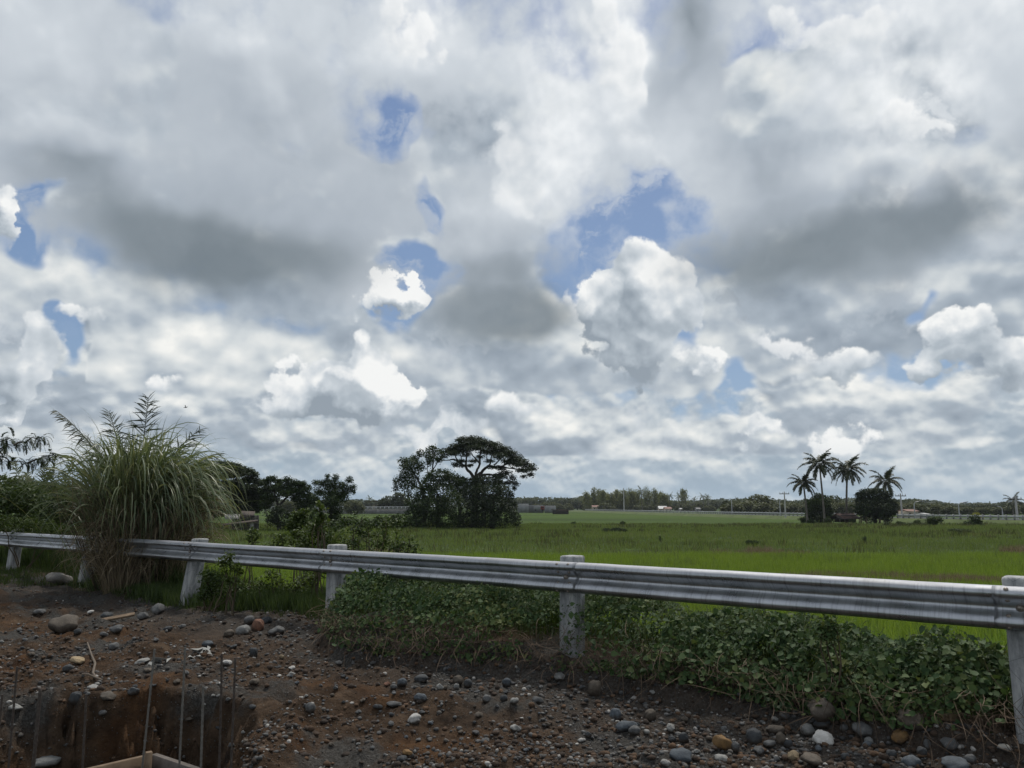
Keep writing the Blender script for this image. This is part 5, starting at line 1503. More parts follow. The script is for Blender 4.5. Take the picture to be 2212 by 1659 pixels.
ys = YL - 6
panel([zp(z2, 270, 990, ys + 2), zp(z2, 445, 985, ys + 2), zp(z2, 440, 1035, ys), zp(z2, 280, 1035, ys)], .06, "roof", M_TIN, sh, so_)
panel([zp(z2, 450, 950, ys + 3), zp(z2, 610, 955, ys + 3), zp(z2, 600, 1000, ys + .5), zp(z2, 455, 1000, ys + .5)], .06, "roof", M_TIN2, sh, so_)
panel([zp(z2, 250, 1090, ys), zp(z2, 640, 1045, ys), zp(z2, 640, 1060, ys - 1), zp(z2, 250, 1110, ys - 1)], .08, "eave_beam", M_TIN2, sh, so_)
panel([zp(z2, 350, 1000, ys + 1.5), zp(z2, 650, 1000, ys + 1.5), zp(z2, 650, 1160, ys + 1.5), zp(z2, 350, 1160, ys + 1.5)], .1, "rear_wall", M_PLANK, sh, so_)
panel([zp(z2, 370, 1100, ys), zp(z2, 560, 1085, ys), zp(z2, 560, 1160, ys), zp(z2, 370, 1160, ys)], .1, "plank_wall", M_PLANK, sh, so_)
panel([zp(z2, 560, 1075, ys - .2), zp(z2, 590, 1075, ys - .2), zp(z2, 595, 1155, ys - .2), zp(z2, 555, 1155, ys - .2)], .05, "hanging_sheet", plain("white_sheet", (.5, .5, .5), (.35, .35, .35), 3), sh, so_)
for x in (600, 635):
    mb = MB(); mb.tube(np.array([zp(z2, x, 1165, ys), zp(z2, x, 1000, ys)]) - so_, .07, 6); mb.build("post", M_PLANK, sh)


DENS = 2.7
# --- nearer bushes and weeds
def bush(name, label, px, Y, clumps, mat_, leaf, seed, stems=5, cat="bush", per=1.0, shell=.25, **kw):
    bx = atY(px, 1094, Y); z0 = float(ground_z(bx.x, Y)); off = np.array([bx.x, Y, z0])
    root = empty(name, tuple(off)); tag(root, label, cat)
    mb = MB(); r_ = random.Random(seed)
    cs = clumps if len(clumps) <= 5 else r_.sample(clumps, min(len(clumps), 5 if Y > 14 else 8))
    for c_ in cs:
        e = np.array(atY(c_[0], c_[1], Y + c_[4])) - off
        limb(mb, (r_.uniform(-.15, .15), r_.uniform(-.1, .1), -.1), e, .008 + .0004 * Y, .003 + .0002 * Y, r_.randint(0, 9999), wob=.12, n=7)
    mb.build("stem", M_STEM, root, True)
    crown("foliage", clumps, mat_, root, off, leaf, seed, Y=Y, per=per, shell=shell, **kw)
    return root


bush("bush", "bushy green shrub in the field behind the rail, left of the sapling", 650, 24, Z(z2, [(1080, 1000, 70, 60, 0), (1140, 1000, 60, 60, 0), (1060, 1080, 80, 70, 0), (1130, 1110, 90, 80, 0), (1060, 1180, 60, 60, 0), (1200, 1130, 70, 60, 0), (1100, 1210, 70, 60, 0), (1190, 960, 30, 30, 0), (1010, 1120, 60, 60, 0)]), G_BUSHL, .10, 31, per=.9)
bush("bush", "light-topped rounded bush right below the sapling's leaves", 680, 19, Z(z2, [(1260, 1200, 110, 60, 0), (1200, 1270, 90, 70, 0), (1330, 1260, 90, 70, 0), (1250, 1330, 120, 60, 0), (1400, 1220, 70, 70, 0), (1430, 1330, 80, 60, 0), (1300, 1120, 70, 50, 0), (1180, 1180, 60, 50, 0)]), G_BUSHL, .09, 32, per=.9)
rw = random.Random(4)
wl = [(1700, 990, 36, 30, 0), (1720, 1060, 50, 40, 0), (1690, 1120, 60, 50, 0), (1800, 1050, 40, 30, 0), (1760, 1170, 90, 60, 0), (1680, 1220, 80, 60, 0), (1860, 1130, 60, 40, 0), (1840, 1230, 90, 60, 0), (1720, 1310, 110, 70, 0), (1900, 1320, 90, 70, 0), (1600, 1330, 70, 60, 0), (1840, 1000, 24, 16, 0)]
bush("bush", "wide mid-green thicket between the feathery tree and the central grove", 800, 60, Z(z2, [(1620, 1060, 90, 50, 0), (1750, 1080, 100, 44, 0), (1900, 1090, 100, 40, 0), (2050, 1080, 100, 46, 0), (2180, 1085, 80, 46, 0), (1560, 1110, 80, 44, 0), (1980, 1040, 50, 26, 0)]), G_BUSH, .22, 46, per=.6)
bush("bush", "mid-green scrub below the feathery tree behind the sapling", 715, 45, Z(z2, [(1330, 1090, 80, 50, 0), (1430, 1110, 90, 50, 0), (1240, 1110, 60, 50, 0), (1510, 1130, 70, 40, 0)]), G_BUSH, .18, 47, per=.6)
bush("weed_bush", "tall scraggly weeds standing behind the third post", 780, 12.3, Z(z2, wl), G_BUSH, .055, 33, per=.30, shell=.05)
wl = [(2060, 1050, 40, 34, 0), (2020, 1110, 60, 40, 0), (2080, 1130, 50, 40, 0), (1980, 1200, 70, 50, 0), (2060, 1230, 60, 50, 0), (1980, 1320, 90, 70, 0), (2100, 1330, 80, 60, 0), (2180, 1180, 40, 24, 0), (2190, 1260, 40, 40, 0), (2200, 1350, 70, 50, 0)]
bush("weed_bush", "leafy weeds with pale upper leaves between the scraggly weeds and open rice", 835, 11.6, Z(z2, wl), G_BUSHL, .055, 34, per=.32, shell=.05)
wl = [(300, 1300, 60, 40, 0), (400, 1340, 80, 50, 0), (450, 1400, 60, 30, 0), (230, 1360, 80, 60, 0), (390, 1250, 16, 50, 0), (330, 1400, 90, 40, 0)]
bush("weed_bush", "low weed with a long curling shoot at the edge of the rice", 880, 11.0, Z(z3, wl), G_BUSH, .05, 35, per=.30, shell=.05)
sp = [(1310, 850, 26, 14, 0), (1330, 880, 30, 16, 0), (1350, 930, 40, 16, 0), (1270, 950, 40, 16, 0), (1300, 980, 34, 20, 0), (1370, 970, 30, 16, 0), (1330, 1020, 50, 24, 0), (1300, 1050, 40, 20, 0), (1370, 1070, 36, 18, 0), (1330, 1110, 40, 20, 0), (1340, 1150, 20, 12, 0)]
bush("sapling", "slender sapling with broad drooping leaves rising behind the rail", 695, 11.9, Z(z2, sp), G_BUSHL, .095, 36, per=.75, shell=.1, aspect=.62, droop=1.5, cat="sapling")
bush("weed_bush", "loose leafy weeds under the rail midway between the leaning post and the third one", 590, 11.9, [(560, 1262, 26, 16, 0), (600, 1258, 26, 16, 0), (640, 1265, 28, 14, 0), (668, 1250, 20, 14, 0), (585, 1240, 16, 10, 0), (620, 1280, 30, 8, 0)], G_BUSHL, .05, 48, per=.32, shell=.05, cat="weed")
bush("weed_bush", "bushy weeds rising above the rail left of the third post", 640, 13.5, [(610, 1165, 26, 16, 0), (645, 1158, 24, 20, 0), (668, 1170, 22, 16, 0), (590, 1180, 20, 10, 0), (650, 1185, 34, 12, 0)], G_BUSHL, .07, 49, per=.35, shell=.05, cat="weed")
bush("roadside_weed", "small leafy weed growing in front of the rail beside the leaning post", 497, 11.3, [(480, 1215, 14, 10, 0), (497, 1200, 10, 10, 0), (505, 1222, 14, 12, 0), (490, 1236, 16, 12, 0), (515, 1235, 12, 10, 0), (500, 1252, 18, 12, 0)], G_BUSHL, .06, 37, per=.55, shell=.05, cat="weed")
bush("roadside_weed", "dark berry-dotted weeds at the right foot of the leaning post", 460, 12.1, [(450, 1245, 20, 16, 0), (475, 1255, 20, 16, 0), (455, 1272, 24, 16, 0), (490, 1280, 24, 14, 0), (440, 1290, 20, 12, 0), (520, 1270, 20, 12, 0)], G_BUSH, .045, 38, per=.45, shell=.05, cat="weed")
bush("roadside_weed", "small upright weed showing above the rail near the cane grass", 548, 13.2, [(548, 1150, 8, 8, 0), (555, 1158, 10, 5, 0), (540, 1162, 9, 6, 0), (548, 1170, 9, 6, 0), (541, 1148, 7, 4, 0)], G_BUSHL, .07, 39, per=.5, shell=.05, cat="weed")
bush("climbing_weed", "vine tuft hanging under the rail left of the last post", 1790, 6.7, [(1790, 1345, 26, 16, 0), (1775, 1360, 20, 18, 0), (1808, 1362, 20, 18, 0), (1790, 1375, 26, 16, 0)], G_VINE, .05, 40, per=.4, shell=.05, cat="weed")

# jungle at the far left
bush("bush", "dense dark bush at the left edge above the rail", 30, 20, [(10, 1080, 50, 35, 0), (60, 1075, 45, 30, 0), (30, 1115, 60, 30, 0), (90, 1110, 45, 30, 0), (10, 1140, 40, 25, 0)], G_BUSH, .10, 41, per=.5)
bush("bush", "dark green bush between the low palm and the cane grass", 140, 19, [(130, 1085, 40, 28, 0), (165, 1075, 35, 25, 0), (120, 1115, 45, 28, 0), (165, 1115, 40, 35, 0), (140, 1140, 50, 20, 0)], G_BUSH, .10, 42, per=.5)
bush("bush", "thicket of narrow leaves just behind the far left post", 60, 17.6, [(40, 1135, 50, 18, 0), (90, 1140, 50, 18, 0), (140, 1150, 50, 16, 0), (5, 1130, 30, 20, 0)], G_WEED, .09, 43, per=.5, aspect=.3)
tree("pale_tree", "pale yellow-green tree crown behind the low palm at the left", 40, 46, [(10, 1050, 30, 18, 0), (45, 1045, 26, 16, 0), (80, 1055, 26, 16, 0), (25, 1065, 50, 16, 0), (120, 1060, 30, 14, 0), (150, 1062, 30, 14, 0), (180, 1066, 30, 12, 0), (5, 1035, 14, 10, 0), (90, 1078, 80, 18, 0)], [((40, 1130, 0), (40, 1060, 0), .15, .08)], G_BUSHL, .20, 44, per=.8, shell=.3)
tree("dark_tree", "dark thicket seen between the low palm and the cane grass", 150, 40, [(150, 1078, 40, 16, 0), (185, 1090, 40, 24, 0), (110, 1085, 50, 14, 0), (180, 1120, 40, 20, 0)], [((150, 1130, 0), (150, 1080, 0), .15, .08)], G_DARK, .20, 45, per=.8, shell=.3)

# feathery acacia branch coming in from the left
ac = empty("acacia_tree", (-11.6, 13.5, float(ground_z(-11.6, 13.5))))
tag(ac, "feathery acacia reaching in from the left edge with dark drooping sprigs", "tree")
ao = np.array(ac.location)
mb = MB(); PP = []
limb(mb, (0, 0, -.2), np.array(atY(-190, 1010, 13.5)) - ao, .12, .08, 1, wob=.06)
main = [((-190, 1010), (-60, 985)), ((-60, 985), (30, 962)), ((-60, 985), (60, 1000)), ((30, 962), (92, 942)), ((-40, 980), (20, 945)), ((60, 1000), (115, 985)), ((-60, 985), (0, 1000)), ((-120, 1000), (-60, 950)), ((-120, 1000), (-80, 1030))]
for i, (a, b_) in enumerate(main):
    P_ = limb(mb, np.array(atY(*a, 13.5 + .2 * (i % 3))) - ao, np.array(atY(*b_, 13.4 + .25 * (i % 4))) - ao, .018 if i else .07, .006, 50 + i, wob=.10, n=12)
    if i: PP.append(P_)
mb.build("branch", M_BARK, ac, True)
rng = np.random.default_rng(9)
mb = MB()
for P_ in PP:
    for q in range(3, 12):
        for r in range(4):
            base = P_[q] + rng.normal(0, .03, 3)
            frond(mb, base, (rng.normal(.3, .7), rng.normal(0, .7), rng.normal(.1, .4)), rng.uniform(.16, .30), 1.6, leaf=.045, n=15, wleaf=.020, hang=.3, curve_pts=6, rach=.002)
mb.build("foliage", G_DARK, ac)
# ================================================================== across the field
YG = 143.0                                   # the palms
z5 = lambda x, y: (1566 + x * .2924, 945 + y * .2924)
z4 = lambda x, y: (1188 + x * .1953, 999 + y * .1953)


def palm_at(base_px, crown_px, Y, crown_r, nfr, seed, label, dY=0.0, **kw):
    kw.setdefault('n', 40); kw.setdefault('wleaf', .20)
    b_ = np.array(atY(base_px, 1120, Y)); b_[2] = float(ground_z(b_[0], Y)) - .1
    c_ = np.array(atY(crown_px[0], crown_px[1], Y + dY))
    o = palm_tree("coconut_palm", tuple(b_), c_[2] - b_[2], (c_[0] - b_[0], dY), crown_r, nfr, seed, **kw)
    tag(o, label, "palm")
    return o


palm_at(1744, z5(578, 335), YG, 2.9, 22, 1, "shortest of the near palms, leftmost, with a round drooping crown", trunk=(.20, .13))
palm_at(1781, z5(697, 195), YG - 2, 3.7, 22, 2, "tallest coconut palm, its curved trunk leaning left to the top", trunk=(.21, .12))
palm_at(1829, z5(905, 235), YG + 2, 3.8, 24, 3, "straight coconut palm standing beside the brown hut", trunk=(.22, .14))
palm_at(1915, z5(1188, 320), YG + 1, 3.5, 18, 4, "ragged coconut palm rising behind the dense dark tree", trunk=(.20, .13), dY=.5)
palm_at(2190, z5(2132, 470), 260, 3.6, 18, 5, "lone coconut palm beyond the road at the right edge", trunk=(.25, .16))

t1 = [(690, 440, 40, 26, 0), (730, 450, 40, 22, 1), (650, 480, 50, 36, 0), (740, 490, 46, 40, 0), (690, 500, 70, 50, -1), (640, 540, 46, 50, 0), (760, 550, 40, 46, 0), (700, 580, 80, 50, 0), (620, 590, 30, 36, 0), (770, 600, 30, 30, 0)]
Zs = lambda lst: Z(z5, lst, .2924)
ZLs = lambda lst: ZL(z5, lst)
tree("round_tree", "round dark tree between the two leftmost near palms", z5(700, 0)[0], YG + 3, Zs(t1), ZLs([((705, 640, 0), (700, 520, 0), .22, .12), ((700, 550, 0), (650, 470, 0), .1, .04), ((700, 550, 0), (745, 470, 0), .1, .04)]), G_DARK2, .36, 61, per=.95, shell=.3)
t2 = [(1060, 400, 60, 20, 0), (1130, 395, 60, 18, 0), (1010, 425, 50, 24, 0), (1190, 425, 50, 24, 0), (1090, 440, 90, 40, 0), (1010, 480, 50, 36, 0), (1180, 480, 70, 36, 0), (1240, 500, 40, 26, 0), (1100, 510, 120, 50, -1), (1220, 550, 50, 30, 0), (1020, 540, 60, 40, 0), (1150, 570, 90, 40, 0), (1060, 590, 60, 40, 0), (1200, 600, 40, 24, 0)]
tree("spreading_dense_tree", "dense dark layered tree in front of the ragged palm", z5(1110, 0)[0], YG - 3, Zs(t2), ZLs([((1115, 650, 0), (1110, 520, 0), .3, .2), ((1110, 540, 0), (1030, 460, 0), .14, .05), ((1110, 540, 0), (1210, 480, 0), .14, .05), ((1140, 645, 0), (1150, 560, 0), .12, .08)]), G_DARK, .36, 62, per=1.0, shell=.3, up=.8)
# banana plants under it
def banana(px, Y, H, seed, label):
    global rng
    rng = np.random.default_rng(seed)
    b_ = atY(px, 1100, Y); z0 = float(ground_z(b_.x, Y))
    root = empty("banana_plant", (b_.x, Y, z0)); tag(root, label, "banana plant")
    mb = MB(); mb.tube(np.array([[0, 0, -.1], [0, 0, H * .45]]), [.14, .09], 7); mb.build("stem", M_STEM, root, True)
    n = 9; a = np.arange(n) * 2.4
    V, F = ribbons(np.tile([0, 0, H * .45], (n, 1)).astype(float), np.stack([np.cos(a) * .5, np.sin(a) * .5, np.ones(n)], 1), H * .75, .5, rng.uniform(1.2, 3.0, n), segs=8, taper=3)
    mesh("leaves", V, F, G_DARK2, root)


banana(z5(1000, 0)[0], YG - 4, 3.6, 3, "banana plant with drooping leaves at the left foot of the dense layered tree")
banana(z5(1040, 0)[0], YG - 5, 3.0, 4, "lower banana plant under the dense layered tree")
banana(z5(1140, 0)[0], YG - 5, 2.6, 5, "small banana plant right of the dense tree's trunk")


def far_bush(px, py_top, py_bot, wpx, label, mat_=None, leaf=.22, seed=0, n=4, name="bush"):
    """a field bush whose foot is at py_bot on the field"""
    p_ = at(px, py_bot, FZ); Y = p_.y
    r_ = random.Random(seed); h = (py_bot - py_top)
    cl = []
    for i in range(n):
        cl.append((px + r_.uniform(-.36, .36) * wpx, py_bot - h * r_.uniform(.25, .75), wpx * r_.uniform(.18, .34), h * r_.uniform(.2, .34), r_.uniform(-.4, .4)))
    return bush(name, label, px, Y, cl, mat_ or G_BUSH, leaf, seed + 70, per=.9, shell=.2)


for i, (x, y0, y1, wd, lab, mt_) in enumerate([
    (1295, 622, 660, 62, "low rounded bush just right of the dense layered tree, first of the short row", G_BUSH), (1350, 636, 660, 50, "smallest dark bush, second of the short row right of the trees", G_DARK2),
    (1400, 610, 655, 70, "loose bush in the middle of the short row", G_BUSH), (1450, 628, 656, 50, "flat bush fourth in the short row", G_BUSH),
    (1545, 585, 658, 105, "larger round bush closing the short row on the right", G_BUSH), (1835, 570, 660, 120, "dark open shrub standing alone in the right of the field", G_DARK2),
    (570, 585, 635, 70, "small bush at the left foot of the palm group", G_BUSH), (640, 600, 640, 60, "low bush under the round dark tree", G_DARK2), (1200, 632, 662, 60, "dark scrub at the foot of the ragged palm", G_DARK2),
    (765, 590, 640, 60, "bush between the round dark tree and the hut", G_BUSH), (940, 600, 640, 50, "bush right of the hut's doorway", G_DARK2)]):
    far_bush(z5(x, 0)[0], z5(0, y0)[1], z5(0, y1)[1], wd * .2924, lab, mt_, seed=i, n=6)
far_bush(z5(1870, 0)[0], z5(0, 556)[1], z5(0, 622)[1], 22, "pale yellow-green shrub behind the lone dark one", G_YEL, seed=40, n=5)
far_bush(1625, 1166, 1181, 30, "dark tussock on the paddy edge", G_DARK2, .08, seed=41, n=6, name="tussock")
far_bush(z5(1030, 0)[0], z5(0, 725)[1], z5(0, 778)[1], 12, "small upright shrub in the rough field below the hut", G_DARK2, .08, seed=42, name="tussock")
far_bush(z5(1730, 0)[0], z5(0, 675)[1], z5(0, 712)[1], 42, "long brownish scrub in the rough field at the right", G_BUSH, .14, seed=43, n=8, name="tussock")
far_bush(z4(255, 0)[0], z4(0, 648)[1], z4(0, 692)[1], 11, "small dark bush left in the open field", G_DARK2, .12, seed=44, name="tussock")
far_bush(z4(825, 0)[0], z4(0, 645)[1], z4(0, 700)[1], 18, "brownish bush in the open field below the lamp pole", G_BUSH, .15, seed=45, name="tussock")
far_bush(z4(620, 0)[0], z4(0, 725)[1], z4(0, 780)[1], 20, "dark clump of scrub, left half of the pair in mid field", G_DARK2, .12, seed=46, n=5, name="tussock")
far_bush(z4(760, 0)[0], z4(0, 722)[1], z4(0, 782)[1], 36, "wider dark clump of scrub, right half of the pair in mid field", G_DARK2, .12, seed=47, n=8, name="tussock")
far_bush(z4(1225, 0)[0], z4(0, 805)[1], z4(0, 885)[1], 8, "thin upright weed standing in mid field", G_BUSH, .08, seed=48, name="tussock")
far_bush(z4(1010, 0)[0], z4(0, 730)[1], z4(0, 772)[1], 14, "small weed right of the scrub pair", G_BUSH, .1, seed=49, name="tussock")

# hut
M_HUTROOF = plain("rusty_roof", (0.14, 0.085, 0.07), (0.06, 0.04, 0.035), 1.5, .8)
M_HUTWALL = plain("dark_hut_wall", (0.045, 0.04, 0.035), (0.02, 0.018, 0.016), 2, .9)
hp = at(*z5(890, 636), FZ)
hut = empty("field_hut", (hp.x, hp.y, FZ), .15); tag(hut, "low brown-roofed open hut among the near palms", "hut")
k_ = hp.y / 1661 * .2924
W_h = 140 * k_
mb = MB(); mb.box((0, 0, 35 * k_), (W_h * .8, 2.4, 50 * k_)); mb.build("wall", M_HUTWALL, hut)
for sy, nm in ((-1, 'front'), (1, 'back')):
    mb = MB(); mb.box((0, sy * 1.1, 58 * k_ - .1), (W_h, 2.6, .08), 0, Matrix.Rotation(sy * -.38, 3, 'X')); mb.build("roof", M_HUTROOF, hut)
mb = MB(); mb.box((-W_h * .45, -1.8, 40 * k_), (W_h * .42, 1.6, .07), 0, Matrix.Rotation(.25, 3, 'X')); mb.build("lean_to_roof", M_HUTWALL, hut)
for x_ in (-.62, -.35, .1, .45):
    mb = MB(); mb.box((x_ * W_h, -1.9, 20 * k_), (.1, .1, 40 * k_)); mb.build("post", M_PALMBARK, hut)

# ------------------------------------------------------------------ the far road on its embankment
rx = [1210, 1265, 1400, 1566, 1700, 1850, 2000, 2212, 2400]
rd = [5.0, 5.9, 8.2, 11.2, 13.2, 15.4, 17.2, 19.5, 21.4]
RT = 0.1


def road_pt(px):
    dy = float(np.interp(px, rx, rd)); Y = 1661 * (EYE - RT) / dy
    return np.array([(px - 1106) / 1661 * Y * math.cos(TH) * 1.0125, Y])


M_ROAD = plain("asphalt", (0.075, 0.075, 0.075), (0.05, 0.05, 0.05), .5, .9)
M_EMB = plain("embankment_grass", (0.09, 0.12, 0.035), (0.05, 0.07, 0.02), .3, .95)
M_RAILW = plain("pale_rail_paint", (0.46, 0.47, 0.48), (0.30, 0.31, 0.32), .8, .6, 0.2)
M_RAILP = plain("dark_post", (0.10, 0.10, 0.10), (0.05, 0.05, 0.05), .8, .9)
M_RAILQ = plain("grey_post", (0.30, 0.30, 0.30), (0.20, 0.20, 0.20), .8, .9)
pxs = np.linspace(1160, 2420, 70)
C2 = np.array([road_pt(p_) for p_ in pxs]); Tn = np.gradient(C2, axis=0); Tn /= np.linalg.norm(Tn, axis=1)[:, None]
Nn = np.stack([-Tn[:, 1], Tn[:, 0]], 1)
Nn = np.where((Nn @ np.array([0, 1.0]))[:, None] > 0, Nn, -Nn)   # away from the viewer
Nn = np.where(((C2 * Nn).sum(1) > 0)[:, None], Nn, -Nn)


def strip(offs, zs, nm, mat_):
    V = np.concatenate([np.column_stack([C2 + Nn * o_, np.full(len(C2), z_)]) for o_, z_ in zip(offs, zs)])
    n_ = len(C2); F = [(r * n_ + i, r * n_ + i + 1, (r + 1) * n_ + i + 1, (r + 1) * n_ + i) for r in range(len(offs) - 1) for i in range(n_ - 1)]
    return mesh(nm, V, np.array(F), mat_)


tag(strip([-2.6, -.5, 9.5, 12], [FZ - .2, -.66, -.66, FZ - .2], "road_embankment", M_EMB), kind="structure")
tag(strip([0.3, 8.5], [-.655, -.655], "far_road", M_ROAD), kind="structure")


def road_rail(p0, p1, npost, label):
    root = empty("road_railing", (*road_pt(p0), -.66)); off = np.array(root.location); tag(root, label, "railing", "railings along the far road")
    q = np.array([road_pt(p_) for p_ in np.linspace(p0, p1, 60)])
    # posts at equal distances
    L = np.concatenate([[0], np.cumsum(np.linalg.norm(np.diff(q, axis=0), axis=1))])
    for z_, h_ in ((-.08, .34), (-.50, .12)):
        V = []
        for (x_, y_) in q:
            for dd, dz in ((-.04, -h_ / 2), (-.04, h_ / 2), (.04, h_ / 2), (.04, -h_ / 2)): V.append((x_ - off[0], y_ + dd - off[1], z_ + dz - off[2]))
        F = [(i * 4 + j, i * 4 + (j + 1) % 4, i * 4 + 4 + (j + 1) % 4, i * 4 + 4 + j) for i in range(59) for j in range(4)]
        mesh("rail", np.array(V), np.array(F), M_RAILW, root)
    for l_ in np.linspace(0, L[-1], npost):
        x_, y_ = np.interp(l_, L, q[:, 0]), np.interp(l_, L, q[:, 1])
        mb = MB(); mb.box((0, 0, .42), (.20, .20, .96)); o = mb.build("post", M_RAILQ, root)
        o.location = (x_ - off[0], y_ - .16 - off[1], 0)


road_rail(1262, 1500, 44, "long pale railing of the far road in front of the bamboo grove")
road_rail(1503, 1838, 46, "pale railing of the far road behind the near palms")
road_rail(1926, 2330, 26, "pale railing of the far road right of the dense layered tree")

# raised bridge parapet at the left
YP = 330
def pz_(px, py, Y=YP): return np.array(atY(px, py, Y))
pr = empty("bridge_parapet", tuple(pz_(585, 1109))); po = np.array(pr.location); tag(pr, "grey concrete parapet with white railing seen between the trees at the left", "parapet")
a_ = pz_(585, 1109); b_ = pz_(885, 1108)
mb = MB(); mb.box(((b_[0] - a_[0]) / 2, .3, .55), (b_[0] - a_[0], .5, 2.4)); mb.build("wall", plain("stained_concrete", (.20, .20, .195), (.09, .09, .09), .5, .9), pr)
mb = MB(); mb.box(((b_[0] - a_[0]) / 2, 0, 2.75), (b_[0] - a_[0], .2, .25)); mb.build("rail", M_RAILW, pr)
mb = MB(); mb.box(((b_[0] - a_[0]) / 2, 0, 2.2), (b_[0] - a_[0], .2, .2)); mb.build("rail", M_RAILW, pr)
for i in range(34):
    mb = MB(); mb.box((0, 0, 0), (.3, .26, 1.2)); o = mb.build("post", M_RAILW, pr); o.location = ((b_[0] - a_[0]) * i / 33, -.02, 2.2)

# yard walls, truck-like shapes, hut beyond the middle grove
def block_wall(px0, px1, py0, py1, Y, col_, label, name="block_wall", thick=.4, coping=True):
    a = pz_(px0, py0, Y); c_ = pz_(px1, py1, Y)
    root = empty(name, (a[0], Y, c_[2])); tag(root, label, "wall")
    W_, H = c_[0] - a[0], a[2] - c_[2]
    mb = MB(); mb.box((W_ / 2, 0, H / 2 - .5), (W_, thick, H + 1)); mb.build("wall", col_, root)
    if coping:
        mb = MB(); mb.box((W_ / 2, 0, H + .08), (W_ + .1, thick + .15, .16)); mb.build("coping", M_RAILW, root)
    for i in range(max(2, int(W_ / 3.0))):
        mb = MB(); mb.box((0, -thick / 2 - .06, H / 2 - .4), (.25, .14, H + .8)); o = mb.build("pier", col_, root); o.location.x = W_ * (i + .5) / max(2, int(W_ / 3.0))
    return root


M_BLK = plain("grey_blockwork", (.15, .153, .155), (.10, .103, .105), .6, .9)
M_BLK2 = plain("pale_blockwork", (.24, .245, .25), (.17, .175, .18), .6, .9)
block_wall(1118, 1142, 1089, 1103, 380, M_BLK2, "pale wall of the yard nearest the umbrella tree")
block_wall(1141, 1174, 1092, 1103.5, 384, M_BLK, "grey block wall in the middle of the yard beyond the field")
block_wall(1176, 1201, 1093, 1103.5, 379, M_BLK2, "pale grey wall section at the right end of the yard")
tr = empty("parked_truck", tuple(pz_(1172, 1104, 374))); tag(tr, "small red-cabbed truck parked between the grey yard walls", "truck")
M_RED = plain("red_paint", (.20, .035, .03), (.14, .025, .02), 2, .5); M_TYRE = plain("tyre_rubber", (.02, .02, .02), None, 3, .9); M_WIN = plain("dark_glass", (.02, .025, .03), None, 3, .2)
mb = MB(); mb.box((0, 0, 1.5), (1.8, 1.9, 1.7), bevel=.15); c_ = mb.build("cab", M_RED, tr)
mb = MB(); mb.box((0, -.98, 1.85), (1.1, .06, .6), bevel=.02); mb.build("window", M_WIN, c_)
mb = MB(); mb.box((-2.6, 0, 1.5), (3.2, 2.0, 1.5), bevel=.05); mb.build("cargo_box", M_BLK2, tr)
for x_ in (-3.4, -.1):
    mb = MB(); mb.tube(np.array([[0, -1.05, .45], [0, -.75, .45]]), .45, 12); o = mb.build("wheel", M_TYRE, tr); o.location.x = x_
hb = at(1210, 1110.5, FZ)
h2_ = empty("brown_hut", (hb.x, 318, FZ)); tag(h2_, "low brown hut with a flat patched roof in front of the yard walls", "hut")
mb = MB(); mb.box((0, 0, .8), (6.4, 3, 1.6)); mb.build("wall", M_HUTWALL, h2_)
mb = MB(); mb.box((0, 0, 1.75), (7.6, 4, .16), 0, Matrix.Rotation(.05, 3, 'Y')); mb.build("roof", M_HUTROOF, h2_)


def far_house(px0, px1, py0, py1, Y, wallm, roofm, label, ridge=.45):
    a = pz_(px0, py0, Y); c_ = pz_(px1, py1, Y); W_, H = c_[0] - a[0], a[2] - c_[2]
    root = empty("house", ((a[0] + c_[0]) / 2, Y, c_[2] - 1)); tag(root, label, "house")
    hw = H * (1 - ridge) + 1
    mb = MB(); mb.box((0, 0, hw / 2), (W_ * .9, 5, hw)); wl_ = mb.build("wall", wallm, root)
    V = [(-W_ / 2, -3, hw), (W_ / 2, -3, hw), (W_ / 2, 3, hw), (-W_ / 2, 3, hw), (-W_ / 2, 0, H + 1), (W_ / 2, 0, H + 1)]
    mb = MB(); mb.add(V, [(0, 1, 5, 4), (2, 3, 4, 5)]); mb.add(np.array(V), [(0, 4, 3), (1, 2, 5)]); mb.add(np.array(V), [(3, 2, 1, 0)]); mb.build("roof", roofm, root)
    for s_ in (-.25, .25):
        mb = MB(); mb.box((s_ * W_, -2.53, hw * .55), (W_ * .14, .1, hw * .3)); mb.build("window", M_WIN, root)


M_PINK = plain("rusty_pink_roof", (.25, .15, .12), (.16, .09, .075), .8, .8); M_WROOF = plain("white_roof", (.50, .50, .49), (.36, .36, .36), .8, .6); M_CREAM = plain("cream_wall", (.45, .40, .32), (.3, .27, .22), .6, .9)
far_house(1278, 1298, 1091.5, 1099, 470, M_CREAM, M_PINK, "small house with rusty pink roof at the left end of the bamboo")
far_house(1421, 1440, 1093, 1103, 465, M_CREAM, M_WROOF, "house with a white sheet roof among the far palms", .6)
far_house(1434, 1450, 1095, 1103, 460, M_CREAM, M_PINK, "house with reddish roof touching the white-roofed one", .5)
far_house(1467, 1477, 1097.5, 1103, 462, M_BLK2, M_WROOF, "tiny white shed right of the reddish-roofed house", .4)
far_house(1502, 1513, 1096.5, 1103, 458, M_BLK2, M_TIN, "tiny grey-roofed shed right of the tiny white one", .4)
far_house(1948, 1975, 1100, 1110, 215, M_CREAM, M_PINK, "brown-pink building beyond the road right of the dense layered tree", .4)
far_house(1985, 1998, 1108, 1115.5, 190, M_BLK2, M_WROOF, "small pale building by the road right of the brown-pink one", .3)
